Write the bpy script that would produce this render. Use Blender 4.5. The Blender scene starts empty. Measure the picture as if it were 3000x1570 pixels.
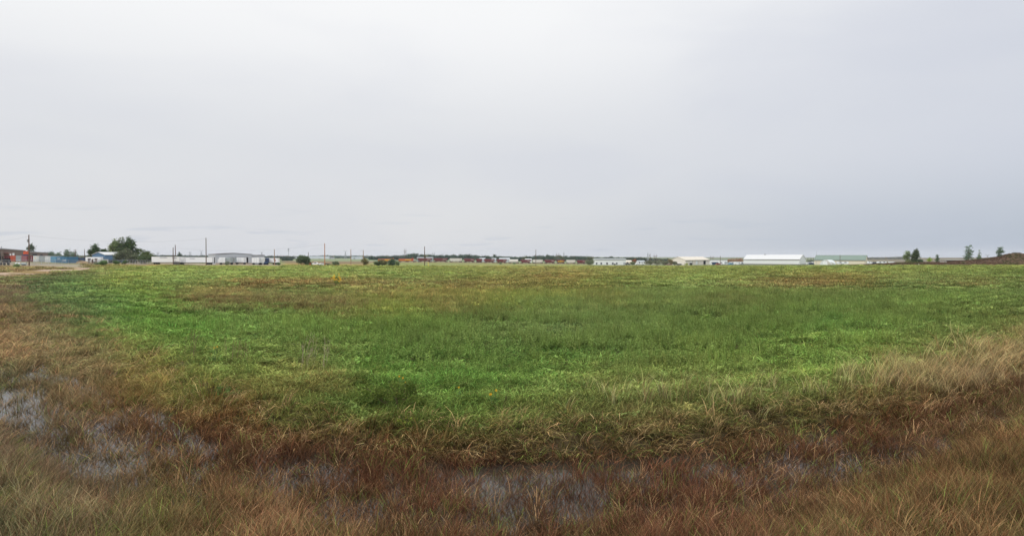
import bpy, math, random
import numpy as np
from mathutils import Vector

# ---------------------------------------------------------------- camera, sky, sun
sc = bpy.context.scene
PW, PH = 3000.0, 1570.0
FPX = 1955.0          # focal length in photograph pixels
EYE = 5.0             # eye height above the field
PITCH = math.atan(35.0 / FPX)
cam_d = bpy.data.cameras.new("camera")
cam_d.sensor_width = 36.0
cam_d.lens = 36.0 * FPX / PW
cam_d.clip_start = 0.1
cam_d.clip_end = 30000.0
cam = bpy.data.objects.new("camera", cam_d)
sc.collection.objects.link(cam)
cam.location = (0, 0, EYE)
cam.rotation_euler = (math.radians(90) - PITCH, 0, 0)
sc.camera = cam

SUN_EL, SUN_AZ = math.radians(42), math.radians(218)   # compass style: from behind the left shoulder
world = bpy.data.worlds.new("World")
sc.world = world
world.use_nodes = True
wt = world.node_tree
wt.nodes.clear()


def wn(t, **kw):
    n = wt.nodes.new(t)
    for k, v in kw.items():
        setattr(n, k, v)
    return n


def wmath(op, a, b=None, clamp=False):
    n = wn('ShaderNodeMath', operation=op, use_clamp=clamp)
    for i, v in enumerate((a, b)):
        if v is None:
            continue
        if isinstance(v, (int, float)):
            n.inputs[i].default_value = v
        else:
            wt.links.new(v, n.inputs[i])
    return n.outputs[0]


def wmaprange(v, a, b, c, d):
    n = wn('ShaderNodeMapRange', interpolation_type='SMOOTHSTEP')
    n.inputs['From Min'].default_value = a
    n.inputs['From Max'].default_value = b
    n.inputs['To Min'].default_value = c
    n.inputs['To Max'].default_value = d
    wt.links.new(v, n.inputs['Value'])
    return n.outputs['Result']


def wmix(f, a, b, blend='MIX'):
    n = wn('ShaderNodeMix', data_type='RGBA', blend_type=blend)
    for sock, v in ((n.inputs[0], f), (n.inputs[6], a), (n.inputs[7], b)):
        if isinstance(v, (int, float)):
            sock.default_value = v
        elif isinstance(v, tuple):
            sock.default_value = (*v, 1)
        else:
            wt.links.new(v, sock)
    return n.outputs[2]


sky = wn('ShaderNodeTexSky', sky_type='NISHITA', sun_disc=False)
sky.sun_elevation = SUN_EL
sky.sun_rotation = SUN_AZ
sky.air_density = 1.0
sky.dust_density = 3.0
tc = wn('ShaderNodeTexCoord')
sep = wn('ShaderNodeSeparateXYZ')
wt.links.new(tc.outputs['Generated'], sep.inputs[0])
dx, dy, dz = sep.outputs
# layered stratus: stretched noise, denser bands towards the horizon
mp = wn('ShaderNodeMapping')
mp.inputs['Scale'].default_value = (1.3, 1.3, 5.0)
wt.links.new(tc.outputs['Generated'], mp.inputs[0])
nz = wn('ShaderNodeTexNoise')
nz.inputs['Scale'].default_value = 2.2
nz.inputs['Detail'].default_value = 4
nz.inputs['Roughness'].default_value = 0.45
nz.inputs['Distortion'].default_value = 0.3
wt.links.new(mp.outputs[0], nz.inputs['Vector'])
band = wn('ShaderNodeMapping')
band.inputs['Scale'].default_value = (7.0, 7.0, 60.0)
wt.links.new(tc.outputs['Generated'], band.inputs[0])
nb = wn('ShaderNodeTexNoise')
nb.inputs['Scale'].default_value = 1.6
nb.inputs['Detail'].default_value = 3
wt.links.new(band.outputs[0], nb.inputs['Vector'])
low0 = wmix(wmaprange(dz, 0.0, 0.17, 0, 1), (0.77, 0.775, 0.79), (0.765, 0.78, 0.81))
low = wmix(wmaprange(dz, 0.13, 0.36, 0, 1), low0, (0.985, 0.99, 0.995))
# the cloud deck is thinner towards the left, heavier and bluer to the right
heavy = wmaprange(wmath('ADD', wmath('ADD', dx, wmath('MULTIPLY', dz, -0.55)), wmath('MULTIPLY', wmath('SUBTRACT', nz.outputs[0], 0.5), 0.22)), -0.22, 0.72, 0, 1)
c1 = wmix(heavy, low, wmix(wmaprange(dz, 0.0, 0.16, 0, 1), (0.47, 0.53, 0.62), (0.66, 0.69, 0.765)))
c2 = wmix(wmath('MULTIPLY', wmaprange(nz.outputs[0], 0.38, 0.70, 0, 1), 0.17), c1, (0.60, 0.63, 0.74))
wisp = wmath('MULTIPLY', wmaprange(nb.outputs[0], 0.56, 0.72, 0, 0.5), wmaprange(dz, 0.085, 0.02, 0, 1))
c3 = wmix(wisp, c2, (0.55, 0.60, 0.68))
c4 = wmix(wmaprange(dz, 0.015, 0.0, 0, 0.35), c3, (0.80, 0.80, 0.80))
zen = wmaprange(dz, 0.36, 1.0, 1.0, 2.3)          # an overcast sky is brightest overhead
vm = wn('ShaderNodeVectorMath', operation='SCALE')
wt.links.new(c4, vm.inputs[0])
wt.links.new(zen, vm.inputs['Scale'])
bg_c = wn('ShaderNodeBackground')
wt.links.new(vm.outputs[0], bg_c.inputs[0])
bg_c.inputs[1].default_value = 1.0
bg_s = wn('ShaderNodeBackground')
wt.links.new(sky.outputs[0], bg_s.inputs[0])
bg_s.inputs[1].default_value = 0.08
mixw = wn('ShaderNodeMixShader')
mixw.inputs[0].default_value = 0.06
wt.links.new(bg_c.outputs[0], mixw.inputs[1])
wt.links.new(bg_s.outputs[0], mixw.inputs[2])
wout = wn('ShaderNodeOutputWorld')
wt.links.new(mixw.outputs[0], wout.inputs[0])

sun_d = bpy.data.lights.new("sun", 'SUN')
sun_d.energy = 1.2
sun_d.angle = math.radians(25)
sun_d.color = (1.0, 0.97, 0.92)
sun = bpy.data.objects.new("sun", sun_d)
sc.collection.objects.link(sun)
sdir = Vector((math.sin(SUN_AZ) * math.cos(SUN_EL), math.cos(SUN_AZ) * math.cos(SUN_EL), math.sin(SUN_EL)))
sun.rotation_euler = (-sdir).to_track_quat('-Z', 'Y').to_euler()

sc.view_settings.view_transform = 'Standard'
sc.view_settings.look = 'None'
sc.view_settings.exposure = 0.0
sc.view_settings.gamma = 1.0
sc.view_settings.use_curve_mapping = False

# ---------------------------------------------------------------- helpers
rng = np.random.default_rng(7)
random.seed(7)
COL = sc.collection
CP, SP = math.cos(PITCH), math.sin(PITCH)


def lin(c):
    c = np.asarray(c, float) / 255.0
    return np.where(c <= 0.04045, c / 12.92, ((c + 0.055) / 1.055) ** 2.4)


def px_of(X, Y, Z):
    """world -> photograph pixel"""
    dzz = Z - EYE
    zc = Y * CP - dzz * SP
    yc = Y * SP + dzz * CP
    return 1500 + FPX * X / zc, 785 - FPX * yc / zc


def z_at(py, Y):
    v = (785 - py) / FPX
    return EYE + Y * (-SP + v * CP) / (CP + v * SP)


def y_at(py, z):
    """distance at which a level plane z is seen at pixel row py"""
    v = (785 - py) / FPX
    return (z - EYE) * (CP + v * SP) / (-SP + v * CP)


def x_at(px, Y):
    return (px - 1500) / FPX * Y


_tab = rng.random((256, 256))


def vnoise(x, y, s):
    x = np.asarray(x) / s + 1000.3
    y = np.asarray(y) / s + 1000.7
    xi = np.floor(x).astype(int)
    yi = np.floor(y).astype(int)
    fx = x - xi
    fy = y - yi
    fx = fx * fx * (3 - 2 * fx)
    fy = fy * fy * (3 - 2 * fy)
    g = lambda a, b: _tab[a & 255, b & 255]
    return (g(xi, yi) * (1 - fx) + g(xi + 1, yi) * fx) * (1 - fy) + (g(xi, yi + 1) * (1 - fx) + g(xi + 1, yi + 1) * fx) * fy


def fbm(x, y, s, o=3):
    t = 0
    a = 1
    w = 0
    for k in range(o):
        t = t + a * vnoise(x + 37 * k, y - 19 * k, s)
        w += a
        a *= 0.5
        s *= 0.5
    return t / w


def sstep(a, b, x):
    t = np.clip((x - a) / (b - a), 0, 1)
    return t * t * (3 - 2 * t)


def tag(o, label=None, cat=None, group=None, kind=None):
    if label: o['label'] = label
    if cat: o['category'] = cat
    if group: o['group'] = group
    if kind: o['kind'] = kind
    return o


_mats = {}


def mat(name, rgb=(128, 128, 128), rough=0.8, var=0.12, scale=1.0, metal=0.0, stripes=None, spec=0.3, dirt=None):
    """procedural paint / sheet / wood material; rgb is the real surface colour in sRGB"""
    if name in _mats:
        return _mats[name]
    m = bpy.data.materials.new(name)
    m.use_nodes = True
    nt = m.node_tree
    b = nt.nodes['Principled BSDF']
    b.inputs['Roughness'].default_value = rough
    b.inputs['Metallic'].default_value = metal
    b.inputs['Specular IOR Level'].default_value = spec
    c = lin(rgb)
    t = nt.nodes.new('ShaderNodeTexCoord')
    n = nt.nodes.new('ShaderNodeTexNoise')
    n.inputs['Scale'].default_value = scale
    n.inputs['Detail'].default_value = 4
    nt.links.new(t.outputs['Object'], n.inputs['Vector'])
    mx = nt.nodes.new('ShaderNodeMix')
    mx.data_type = 'RGBA'
    mx.inputs[6].default_value = (*np.clip(c * (1 - var), 0, 1), 1)
    mx.inputs[7].default_value = (*np.clip(c * (1 + var), 0, 1), 1)
    nt.links.new(n.outputs[0], mx.inputs[0])
    out = mx.outputs[2]
    if stripes:
        w = nt.nodes.new('ShaderNodeTexWave')
        w.bands_direction = stripes[0]
        w.inputs['Scale'].default_value = stripes[1]
        nt.links.new(t.outputs['Object'], w.inputs['Vector'])
        m2 = nt.nodes.new('ShaderNodeMix')
        m2.data_type = 'RGBA'
        m2.blend_type = 'MULTIPLY'
        m2.inputs[0].default_value = stripes[2]
        nt.links.new(out, m2.inputs[6])
        nt.links.new(w.outputs['Color'], m2.inputs[7])
        out = m2.outputs[2]
    if dirt:
        n3 = nt.nodes.new('ShaderNodeTexNoise')
        n3.inputs['Scale'].default_value = scale * 0.6
        n3.inputs['Detail'].default_value = 6
        nt.links.new(t.outputs['Object'], n3.inputs['Vector'])
        r = nt.nodes.new('ShaderNodeMapRange')
        r.inputs['From Min'].default_value = 0.5
        r.inputs['From Max'].default_value = 0.75
        nt.links.new(n3.outputs[0], r.inputs[0])
        m3 = nt.nodes.new('ShaderNodeMix')
        m3.data_type = 'RGBA'
        nt.links.new(r.outputs[0], m3.inputs[0])
        nt.links.new(out, m3.inputs[6])
        m3.inputs[7].default_value = (*lin(dirt), 1)
        out = m3.outputs[2]
    nt.links.new(out, b.inputs['Base Color'])
    _mats[name] = m
    return m


def foliage_mat(name, attr='INSTANCER', trans=0.3, vcol='shade'):
    """leaf / blade material: colour attribute of the clump times the blade's own tone"""
    if name in _mats:
        return _mats[name]
    m = bpy.data.materials.new(name)
    m.use_nodes = True
    nt = m.node_tree
    nt.nodes.clear()
    a = nt.nodes.new('ShaderNodeAttribute')
    a.attribute_type = attr
    a.attribute_name = 'col'
    v = nt.nodes.new('ShaderNodeAttribute')
    v.attribute_type = 'GEOMETRY'
    v.attribute_name = vcol
    mx = nt.nodes.new('ShaderNodeMix')
    mx.data_type = 'RGBA'
    mx.blend_type = 'MULTIPLY'
    mx.inputs[0].default_value = 1
    nt.links.new(a.outputs['Color'], mx.inputs[6])
    nt.links.new(v.outputs['Color'], mx.inputs[7])
    d = nt.nodes.new('ShaderNodeBsdfDiffuse')
    t = nt.nodes.new('ShaderNodeBsdfTranslucent')
    ms = nt.nodes.new('ShaderNodeMixShader')
    ms.inputs[0].default_value = trans
    nt.links.new(mx.outputs[2], d.inputs[0])
    nt.links.new(mx.outputs[2], t.inputs[0])
    nt.links.new(d.outputs[0], ms.inputs[1])
    nt.links.new(t.outputs[0], ms.inputs[2])
    o = nt.nodes.new('ShaderNodeOutputMaterial')
    nt.links.new(ms.outputs[0], o.inputs[0])
    _mats[name] = m
    return m


def mesh_np(name, verts, faces, colors=None, cname='col', smooth=False):
    """verts (n,3), faces (m,k) all of one size"""
    me = bpy.data.meshes.new(name)
    verts = np.asarray(verts, np.float32)
    faces = np.asarray(faces, np.int32)
    me.vertices.add(len(verts))
    me.vertices.foreach_set('co', verts.ravel())
    k = faces.shape[1]
    me.loops.add(faces.size)
    me.loops.foreach_set('vertex_index', faces.ravel())
    me.polygons.add(len(faces))
    me.polygons.foreach_set('loop_start', np.arange(0, faces.size, k, dtype=np.int32))
    if smooth:
        me.polygons.foreach_set('use_smooth', np.ones(len(faces), bool))
    me.update(calc_edges=True)
    if colors is not None:
        at = me.color_attributes.new(cname, 'FLOAT_COLOR', 'POINT')
        c = np.ones((len(verts), 4), np.float32)
        c[:, :3] = colors
        at.data.foreach_set('color', c.ravel())
    return me


def link(name, me, m=None, parent=None):
    o = bpy.data.objects.new(name, me)
    COL.objects.link(o)
    if m is not None:
        me.materials.append(m)
    if parent is not None:
        o.parent = parent
    return o
# ---------------------------------------------------------------- terrain
WZ = -0.62            # water level in the ditch
# curves of the ditch as photograph columns / rows
PXC = np.array([-900, -300, 0, 120, 230, 420, 560, 700, 850, 1100, 1400, 1700, 2000, 2300, 2560, 2750, 2900, 3000, 3400, 4000.])
FE = np.array([825, 825, 855, 875, 925, 1015, 1085, 1145, 1205, 1268, 1288, 1295, 1280, 1225, 1160, 1090, 1010, 960, 900, 880.])   # top of the bank
WF = np.array([1000, 1020, 1075, 1060, 1100, 1165, 1240, 1290, 1310, 1335, 1350, 1345, 1325, 1262, 1235, 1215, 1165, 1120, 1010, 960.])  # far water line
WN = np.array([1100, 1200, 1320, 1400, 1465, 1525, 1550, 1565, 1570, 1600, 1640, 1620, 1570, 1530, 1455, 1380, 1310, 1260, 1120, 1030.])  # near water line
Dfe = y_at(FE, 0.0)
Dwf = y_at(WF, WZ)
Dwn = y_at(WN, WZ)


def ditch(px, Y):
    a = np.interp(px, PXC, Dfe)
    b = np.interp(px, PXC, Dwf)
    c = np.interp(px, PXC, Dwn)
    a = np.maximum(a, b + 1.5)
    c = np.minimum(c, b - 1.5)
    return a, b, c


# distant ground rows: for each column a list of (distance, row)
FAR = {
    -900: [(150, 816), (200, 797), (330, 768), (600, 760), (1500, 757), (9000, 752.5)],
    0: [(150, 815.5), (163, 810), (176, 800), (215, 790), (250, 778), (300, 768.5), (330, 765), (400, 762), (600, 759), (1500, 757), (9000, 752.5)],
    100: [(150, 815), (180, 805), (196, 794), (240, 783), (270, 776.5), (305, 769), (330, 765.5), (400, 762), (600, 759), (1500, 757), (9000, 752.5)],
    230: [(150, 815), (225, 793.5), (245, 787), (290, 776.5), (330, 770), (400, 766), (600, 761), (1500, 757), (9000, 752.5)],
    330: [(150, 815), (255, 788), (300, 779), (330, 772), (400, 768), (600, 763), (1500, 758), (9000, 752.5)],
    450: [(150, 815), (300, 782), (340, 776.5), (360, 773), (390, 771), (600, 765), (1500, 758), (9000, 752.5)],
    620: [(150, 815), (300, 782.5), (350, 777.5), (375, 774.5), (420, 772), (600, 766), (1500, 758), (9000, 752.5)],
    800: [(150, 815), (345, 779), (380, 775), (500, 771), (900, 764), (1500, 759), (9000, 752.5)],
    1000: [(150, 815), (345, 779.5), (450, 775.5), (800, 767), (1500, 759), (3000, 755), (9000, 752)],
    1250: [(150, 815), (345, 780), (400, 778), (550, 773), (720, 768), (800, 767), (1500, 761), (9000, 753)],
    1600: [(150, 815), (345, 780.5), (400, 779), (550, 775.5), (700, 772.5), (800, 771.5), (1500, 763), (9000, 753)],
    1800: [(150, 815), (345, 780.5), (450, 779), (611, 776), (800, 773.5), (1500, 765), (9000, 753)],
    2300: [(150, 815), (345, 780), (450, 778), (600, 775.5), (800, 773), (1500, 768), (3000, 760), (9000, 754)],
    2600: [(150, 815), (345, 778.5), (420, 776.5), (600, 774), (900, 771.5), (1500, 768), (2600, 760), (3600, 755.5), (9000, 755)],
    2850: [(150, 815), (345, 778.5), (420, 776.5), (600, 774), (900, 771.5), (1500, 766), (2600, 758), (3600, 754.5), (9000, 755)],
    3100: [(150, 815), (345, 779), (420, 777), (600, 774), (900, 771), (1500, 766), (2600, 759), (3600, 757), (9000, 756)],
    4000: [(150, 815), (345, 779), (420, 777), (600, 774), (900, 771), (1500, 766), (3600, 757), (9000, 756)],
}
FPXS = np.array(sorted(FAR))
FD = np.exp(np.linspace(math.log(40), math.log(9000), 260))
FZ = np.array([np.interp(np.log(FD), np.log([40] + [d for d, y in FAR[p]]), [0] + [float(z_at(y, d)) for d, y in FAR[p]]) for p in FPXS])


def ground_z(X, Y, detail=True):
    X = np.asarray(X, float)
    Y = np.asarray(Y, float)
    Yc = np.maximum(Y, 6.0)
    px = np.clip(1500 + FPX * X / Yc, -890, 3990)
    # far part
    u = np.interp(px, FPXS, np.arange(len(FPXS)))
    v = np.interp(np.log(np.maximum(Y, 40)), np.log(FD), np.arange(len(FD)))
    i = np.clip(np.floor(u).astype(int), 0, len(FPXS) - 2)
    j = np.clip(np.floor(v).astype(int), 0, len(FD) - 2)
    fu = u - i
    fu = fu * fu * (3 - 2 * fu)
    fv = v - j
    z = (FZ[i, j] * (1 - fu) + FZ[i + 1, j] * fu) * (1 - fv) + (FZ[i, j + 1] * (1 - fu) + FZ[i + 1, j + 1] * fu) * fv
    z = z + (fbm(X, Y, 60, 3) - 0.5) * 0.25 * sstep(60, 150, Y)
    # ditch
    wob = (fbm(X, Y, 2.2, 3) - 0.5) * 1.8
    a, b, c = ditch(px, Y)
    Yw = Y + wob
    up = np.clip((Yw - b) / (a - b), 0, 1)
    prof = np.where(Yw > b, WZ * (1 - up ** 0.75), np.where(Yw < c, WZ - WZ * np.clip((c - Yw) / 5.0, 0, 1) ** 0.8, WZ - 0.24 * sstep(0, 1.4, np.minimum(b - Yw, Yw - c))))
    z = z + prof * sstep(75, 55, Y)
    if detail:
        z = z + (fbm(X, Y, 1.4, 3) - 0.5) * 0.16 * sstep(160, 60, Y) + (fbm(X, Y, 9, 2) - 0.5) * 0.3 * sstep(18, 40, Y)
    return z


# ---------------------------------------------------------------- colour of the vegetation seen at each place
# rows of (row, [(column, rgb), ...]) describing what grows where
def _R(*a):
    return a


CG = [
    (778, [(0, (150, 112, 62)), (200, (150, 118, 60)), (320, (140, 128, 60)), (420, (126, 142, 70)), (800, (132, 148, 78)), (1200, (128, 140, 74)), (1500, (135, 135, 76)), (2000, (128, 136, 74)), (2400, (112, 134, 68)), (3000, (122, 136, 62))]),
    (790, [(0, (150, 112, 62)), (120, (146, 110, 62)), (200, (140, 126, 60)), (260, (128, 142, 58)), (500, (122, 146, 70)), (900, (124, 144, 74)), (1300, (118, 138, 66)), (1600, (134, 128, 72)), (2100, (112, 132, 58)), (2500, (120, 132, 60)), (3000, (104, 128, 54))]),
    (806, [(0, (146, 104, 62)), (100, (130, 110, 60)), (190, (92, 130, 56)), (330, (128, 148, 48)), (480, (118, 146, 76)), (900, (116, 140, 66)), (1200, (112, 134, 62)), (1500, (122, 130, 62)), (1620, (138, 102, 56)), (1750, (120, 124, 58)), (2100, (112, 136, 62)), (2450, (126, 116, 56)), (2700, (108, 132, 66)), (3000, (98, 124, 54))]),
    (828, [(0, (136, 96, 64)), (60, (118, 98, 56)), (130, (74, 124, 48)), (250, (92, 142, 44)), (330, (130, 150, 40)), (480, (112, 142, 72)), (640, (120, 142, 70)), (700, (132, 96, 58)), (950, (134, 104, 62)), (1200, (118, 118, 66)), (1450, (126, 112, 60)), (1750, (110, 124, 52)), (2050, (104, 132, 62)), (2300, (126, 98, 58)), (2500, (120, 104, 52)), (2650, (96, 124, 62)), (2850, (114, 102, 56)), (3000, (96, 118, 60))]),
    (855, [(0, (128, 90, 60)), (50, (116, 94, 54)), (100, (80, 128, 48)), (250, (82, 140, 44)), (420, (98, 138, 40)), (560, (120, 118, 60)), (640, (128, 98, 58)), (800, (104, 128, 66)), (950, (104, 130, 62)), (1100, (134, 112, 58)), (1350, (138, 122, 54)), (1550, (128, 128, 50)), (1750, (122, 118, 52)), (1900, (98, 128, 66)), (2150, (96, 124, 56)), (2350, (100, 118, 58)), (2600, (86, 118, 50)), (2850, (88, 124, 50)), (3000, (90, 118, 52))]),
    (885, [(0, (120, 84, 56)), (60, (118, 92, 52)), (130, (92, 126, 48)), (300, (78, 136, 42)), (450, (86, 134, 44)), (580, (112, 92, 58)), (700, (110, 82, 56)), (850, (118, 92, 60)), (1000, (104, 84, 58)), (1120, (124, 140, 46)), (1300, (124, 106, 58)), (1480, (122, 134, 44)), (1650, (100, 126, 62)), (1800, (110, 104, 52)), (1950, (94, 122, 62)), (2150, (102, 92, 54)), (2300, (84, 114, 46)), (2600, (84, 116, 48)), (2800, (100, 138, 50)), (3000, (88, 114, 50))]),
    (915, [(0, (126, 86, 52)), (110, (122, 92, 52)), (200, (96, 118, 48)), (320, (76, 128, 44)), (480, (80, 132, 42)), (640, (90, 118, 56)), (800, (92, 124, 52)), (1000, (112, 94, 54)), (1200, (116, 132, 44)), (1330, (108, 88, 52)), (1480, (92, 116, 52)), (1650, (90, 118, 66)), (1850, (86, 114, 58)), (2050, (84, 110, 58)), (2250, (74, 106, 42)), (2450, (82, 118, 48)), (2700, (84, 110, 46)), (2900, (86, 108, 46)), (3000, (88, 106, 48))]),
    (950, [(0, (128, 84, 48)), (140, (108, 102, 54)), (210, (92, 112, 48)), (340, (82, 124, 46)), (550, (76, 132, 44)), (760, (84, 122, 54)), (1000, (86, 120, 48)), (1250, (80, 116, 44)), (1500, (86, 114, 60)), (1700, (88, 114, 66)), (1900, (80, 108, 56)), (2100, (74, 106, 44)), (2300, (74, 102, 44)), (2440, (66, 120, 48)), (2600, (84, 116, 50)), (2850, (82, 104, 48)), (2950, (90, 104, 50)), (3000, (98, 102, 54))]),
    (1000, [(0, (130, 84, 44)), (100, (124, 98, 68)), (200, (118, 96, 54)), (290, (108, 122, 42)), (400, (94, 110, 50)), (520, (84, 122, 48)), (800, (88, 116, 54)), (1000, (80, 118, 44)), (1250, (78, 112, 48)), (1500, (84, 112, 58)), (1700, (84, 110, 58)), (1900, (76, 106, 50)), (2100, (76, 106, 46)), (2350, (88, 122, 48)), (2550, (92, 126, 48)), (2700, (94, 112, 52)), (2850, (98, 106, 56)), (3000, (122, 104, 68))]),
    (1050, [(0, (136, 86, 46)), (100, (120, 92, 54)), (230, (118, 94, 54)), (330, (108, 98, 52)), (480, (98, 106, 50)), (620, (90, 110, 50)), (800, (92, 114, 50)), (950, (96, 110, 58)), (1150, (76, 120, 44)), (1400, (78, 116, 50)), (1600, (76, 116, 42)), (1800, (80, 114, 52)), (2000, (86, 110, 48)), (2200, (92, 122, 50)), (2400, (88, 122, 48)), (2600, (102, 106, 56)), (2750, (104, 102, 60)), (2900, (118, 98, 66)), (3000, (112, 88, 58))]),
    (1110, [(0, (96, 92, 52)), (100, (112, 92, 56)), (250, (118, 90, 54)), (400, (110, 90, 50)), (520, (98, 96, 48)), (650, (92, 102, 48)), (780, (98, 106, 50)), (920, (108, 98, 56)), (1100, (78, 114, 44)), (1350, (74, 116, 44)), (1550, (80, 116, 50)), (1750, (98, 108, 54)), (1950, (96, 110, 56)), (2150, (98, 114, 56)), (2350, (94, 116, 50)), (2550, (96, 104, 54)), (2700, (96, 90, 52)), (2850, (90, 70, 46)), (3000, (82, 54, 42))]),
    (1170, [(0, (110, 90, 56)), (150, (120, 90, 56)), (300, (122, 88, 54)), (480, (108, 86, 50)), (620, (86, 100, 44)), (760, (108, 88, 48)), (900, (88, 100, 46)), (1080, (76, 104, 42)), (1300, (76, 108, 42)), (1500, (84, 108, 48)), (1650, (94, 106, 52)), (1850, (98, 106, 58)), (2100, (92, 104, 52)), (2300, (92, 100, 52)), (2500, (104, 92, 58)), (2650, (104, 78, 54)), (2800, (86, 56, 42)), (3000, (84, 56, 46))]),
    (1230, [(0, (112, 88, 58)), (150, (120, 88, 56)), (350, (118, 84, 54)), (550, (108, 78, 50)), (700, (116, 76, 48)), (850, (88, 96, 44)), (1000, (96, 98, 50)), (1150, (72, 92, 38)), (1350, (76, 100, 40)), (1500, (86, 98, 46)), (1650, (92, 96, 50)), (1800, (94, 92, 52)), (2000, (100, 94, 56)), (2200, (96, 90, 52)), (2400, (96, 82, 50)), (2600, (98, 62, 42)), (2800, (84, 54, 42)), (3000, (98, 76, 56))]),
    (1300, [(0, (112, 92, 64)), (200, (118, 88, 60)), (400, (110, 76, 50)), (600, (104, 70, 48)), (800, (112, 78, 50)), (1000, (116, 84, 54)), (1200, (106, 82, 48)), (1450, (98, 92, 50)), (1650, (102, 92, 52)), (1900, (106, 92, 58)), (2100, (106, 86, 54)), (2300, (102, 78, 50)), (2500, (100, 64, 44)), (2700, (98, 70, 52)), (3000, (112, 86, 58))]),
    (1380, [(0, (122, 94, 66)), (200, (106, 84, 60)), (350, (116, 88, 58)), (550, (110, 76, 52)), (800, (92, 60, 46)), (1100, (100, 66, 48)), (1400, (98, 62, 46)), (1700, (104, 70, 50)), (2000, (112, 78, 54)), (2250, (102, 66, 46)), (2500, (94, 64, 44)), (2650, (106, 80, 56)), (3000, (108, 88, 56))]),
    (1460, [(0, (110, 92, 56)), (200, (116, 86, 62)), (400, (102, 90, 54)), (600, (112, 84, 56)), (800, (124, 92, 64)), (1000, (106, 76, 50)), (1250, (100, 66, 46)), (1500, (98, 66, 46)), (1800, (98, 64, 46)), (2100, (98, 62, 44)), (2400, (102, 74, 50)), (2600, (98, 78, 52)), (3000, (98, 78, 50))]),
    (1570, [(0, (100, 90, 50)), (200, (114, 90, 58)), (400, (96, 88, 52)), (600, (104, 84, 54)), (780, (134, 106, 74)), (1000, (102, 78, 50)), (1300, (96, 66, 44)), (1600, (94, 68, 46)), (1900, (94, 64, 44)), (2200, (96, 70, 48)), (2500, (102, 82, 54)), (2800, (110, 88, 58)), (3000, (100, 82, 52))]),
]
CGY = np.array([r[0] for r in CG], float)
CGX = np.linspace(0, 3000, 121)
CGT = np.stack([np.stack([np.interp(CGX, [c[0] for c in r[1]], [c[1][k] for c in r[1]]) for k in range(3)], -1) for r in CG])
_L = CGT.mean(-1, keepdims=True)
_sat = np.interp(CGY, [780, 850, 890, 930, 1200], [0.52, 0.46, 0.47, 0.54, 0.62])[:, None, None]
_w = np.interp(CGY, [1150, 1320], [0, 1])[:, None, None]
CGT = (_L + _sat * (CGT - _L)) * (np.array([1.09, 1.07, 0.84]) * (1 - _w) + (np.array([1.0, 0.93, 0.84]) + np.interp(CGX, [250, 500, 2100, 2550], [1, 0, 0, 0.3])[None, :, None] * np.array([0.04, 0.06, -0.02])) * _w)
CGT = CGT * (1 - 0.14 * np.exp(-((CGY - 1370) / 90.0) ** 2))[:, None, None]
_l2 = CGT.mean(-1, keepdims=True)
_r = (np.interp(CGY, [1180, 1290, 1500, 1570], [0, 1, 1, 0.6])[:, None] * np.interp(CGX, [350, 600], [0.3, 1])[None])[..., None]
CGT = _l2 + (1 + 0.10 * _r) * (CGT - _l2)
_xs = (np.interp(CGX, [0, 250, 420], [0.68, 0.74, 1.0])[None, :] * np.ones((len(CGY), 1)))[..., None]
CGT = _l2 + _xs * (CGT - _l2)


def veg_color(px, py, X, Y):
    """sRGB colour of the plants at a place, patch edges broken up by noise"""
    k = np.maximum(0.15, np.minimum(1.0, 20.0 / np.maximum(Y, 8)))
    a = px + (fbm(X, Y, 3.0, 3) - 0.5) * 340 * np.maximum(k, 0.35)
    ys = np.maximum(py - 760, 4)
    a = a + rng.normal(0, 28, len(px))
    b = py + (fbm(X + 91, Y + 17, 2.5, 3) - 0.5) * 0.42 * ys * np.minimum(1, 60 / ys) + rng.normal(0, 0.07, len(px)) * ys * np.minimum(1, 160 / ys)
    u = np.clip(a, 0, 3000) / 25.0
    i = np.clip(np.floor(u).astype(int), 0, 119)
    fu = (u - i)[:, None]
    v = np.interp(b, CGY, np.arange(len(CGY)))
    j = np.clip(np.floor(v).astype(int), 0, len(CGY) - 2)
    fv = (v - j)[:, None]
    return (CGT[j, i] * (1 - fu) + CGT[j, i + 1] * fu) * (1 - fv) + (CGT[j + 1, i] * (1 - fu) + CGT[j + 1, i + 1] * fu) * fv


# ---- the ground sheet
rows = np.concatenate([np.arange(-60, 6, 4.0), np.arange(6, 30, 0.22), np.arange(30, 62, 0.55), np.arange(62, 150, 1.8), np.arange(150, 420, 4), np.arange(420, 1000, 20), np.exp(np.linspace(math.log(1000), math.log(9000), 45))])
us = np.linspace(-1.25, 1.25, 620)
YY, UU = np.meshgrid(rows, us, indexing='ij')
XX = UU * (YY + 75)
ZZ = ground_z(XX, YY)
nr, ncl = YY.shape
V = np.stack([XX.ravel(), YY.ravel(), ZZ.ravel()], -1)
I = np.arange(nr * ncl).reshape(nr, ncl)
Fq = np.stack([I[:-1, :-1].ravel(), I[:-1, 1:].ravel(), I[1:, 1:].ravel(), I[1:, :-1].ravel()], -1)
Yp = np.maximum(V[:, 1], 6)
gpx, gpy = px_of(V[:, 0], Yp, V[:, 2])
gc = lin(veg_color(gpx, gpy, V[:, 0], V[:, 1]))
Yv = V[:, 1]
# near the eye the sheet is soil and thatch between the blades; farther off it carries the sward's own colour
soil = lin((74, 62, 42))
w = sstep(35, 190, Yv)[:, None]
gc = soil * (1 - w) + gc * 0.95 * w
mud = lin((62, 54, 40))
wm = (sstep(-0.1, -0.6, V[:, 2]) * sstep(75, 60, Yv))[:, None]
gc = gc * (1 - wm) + mud * wm


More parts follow.
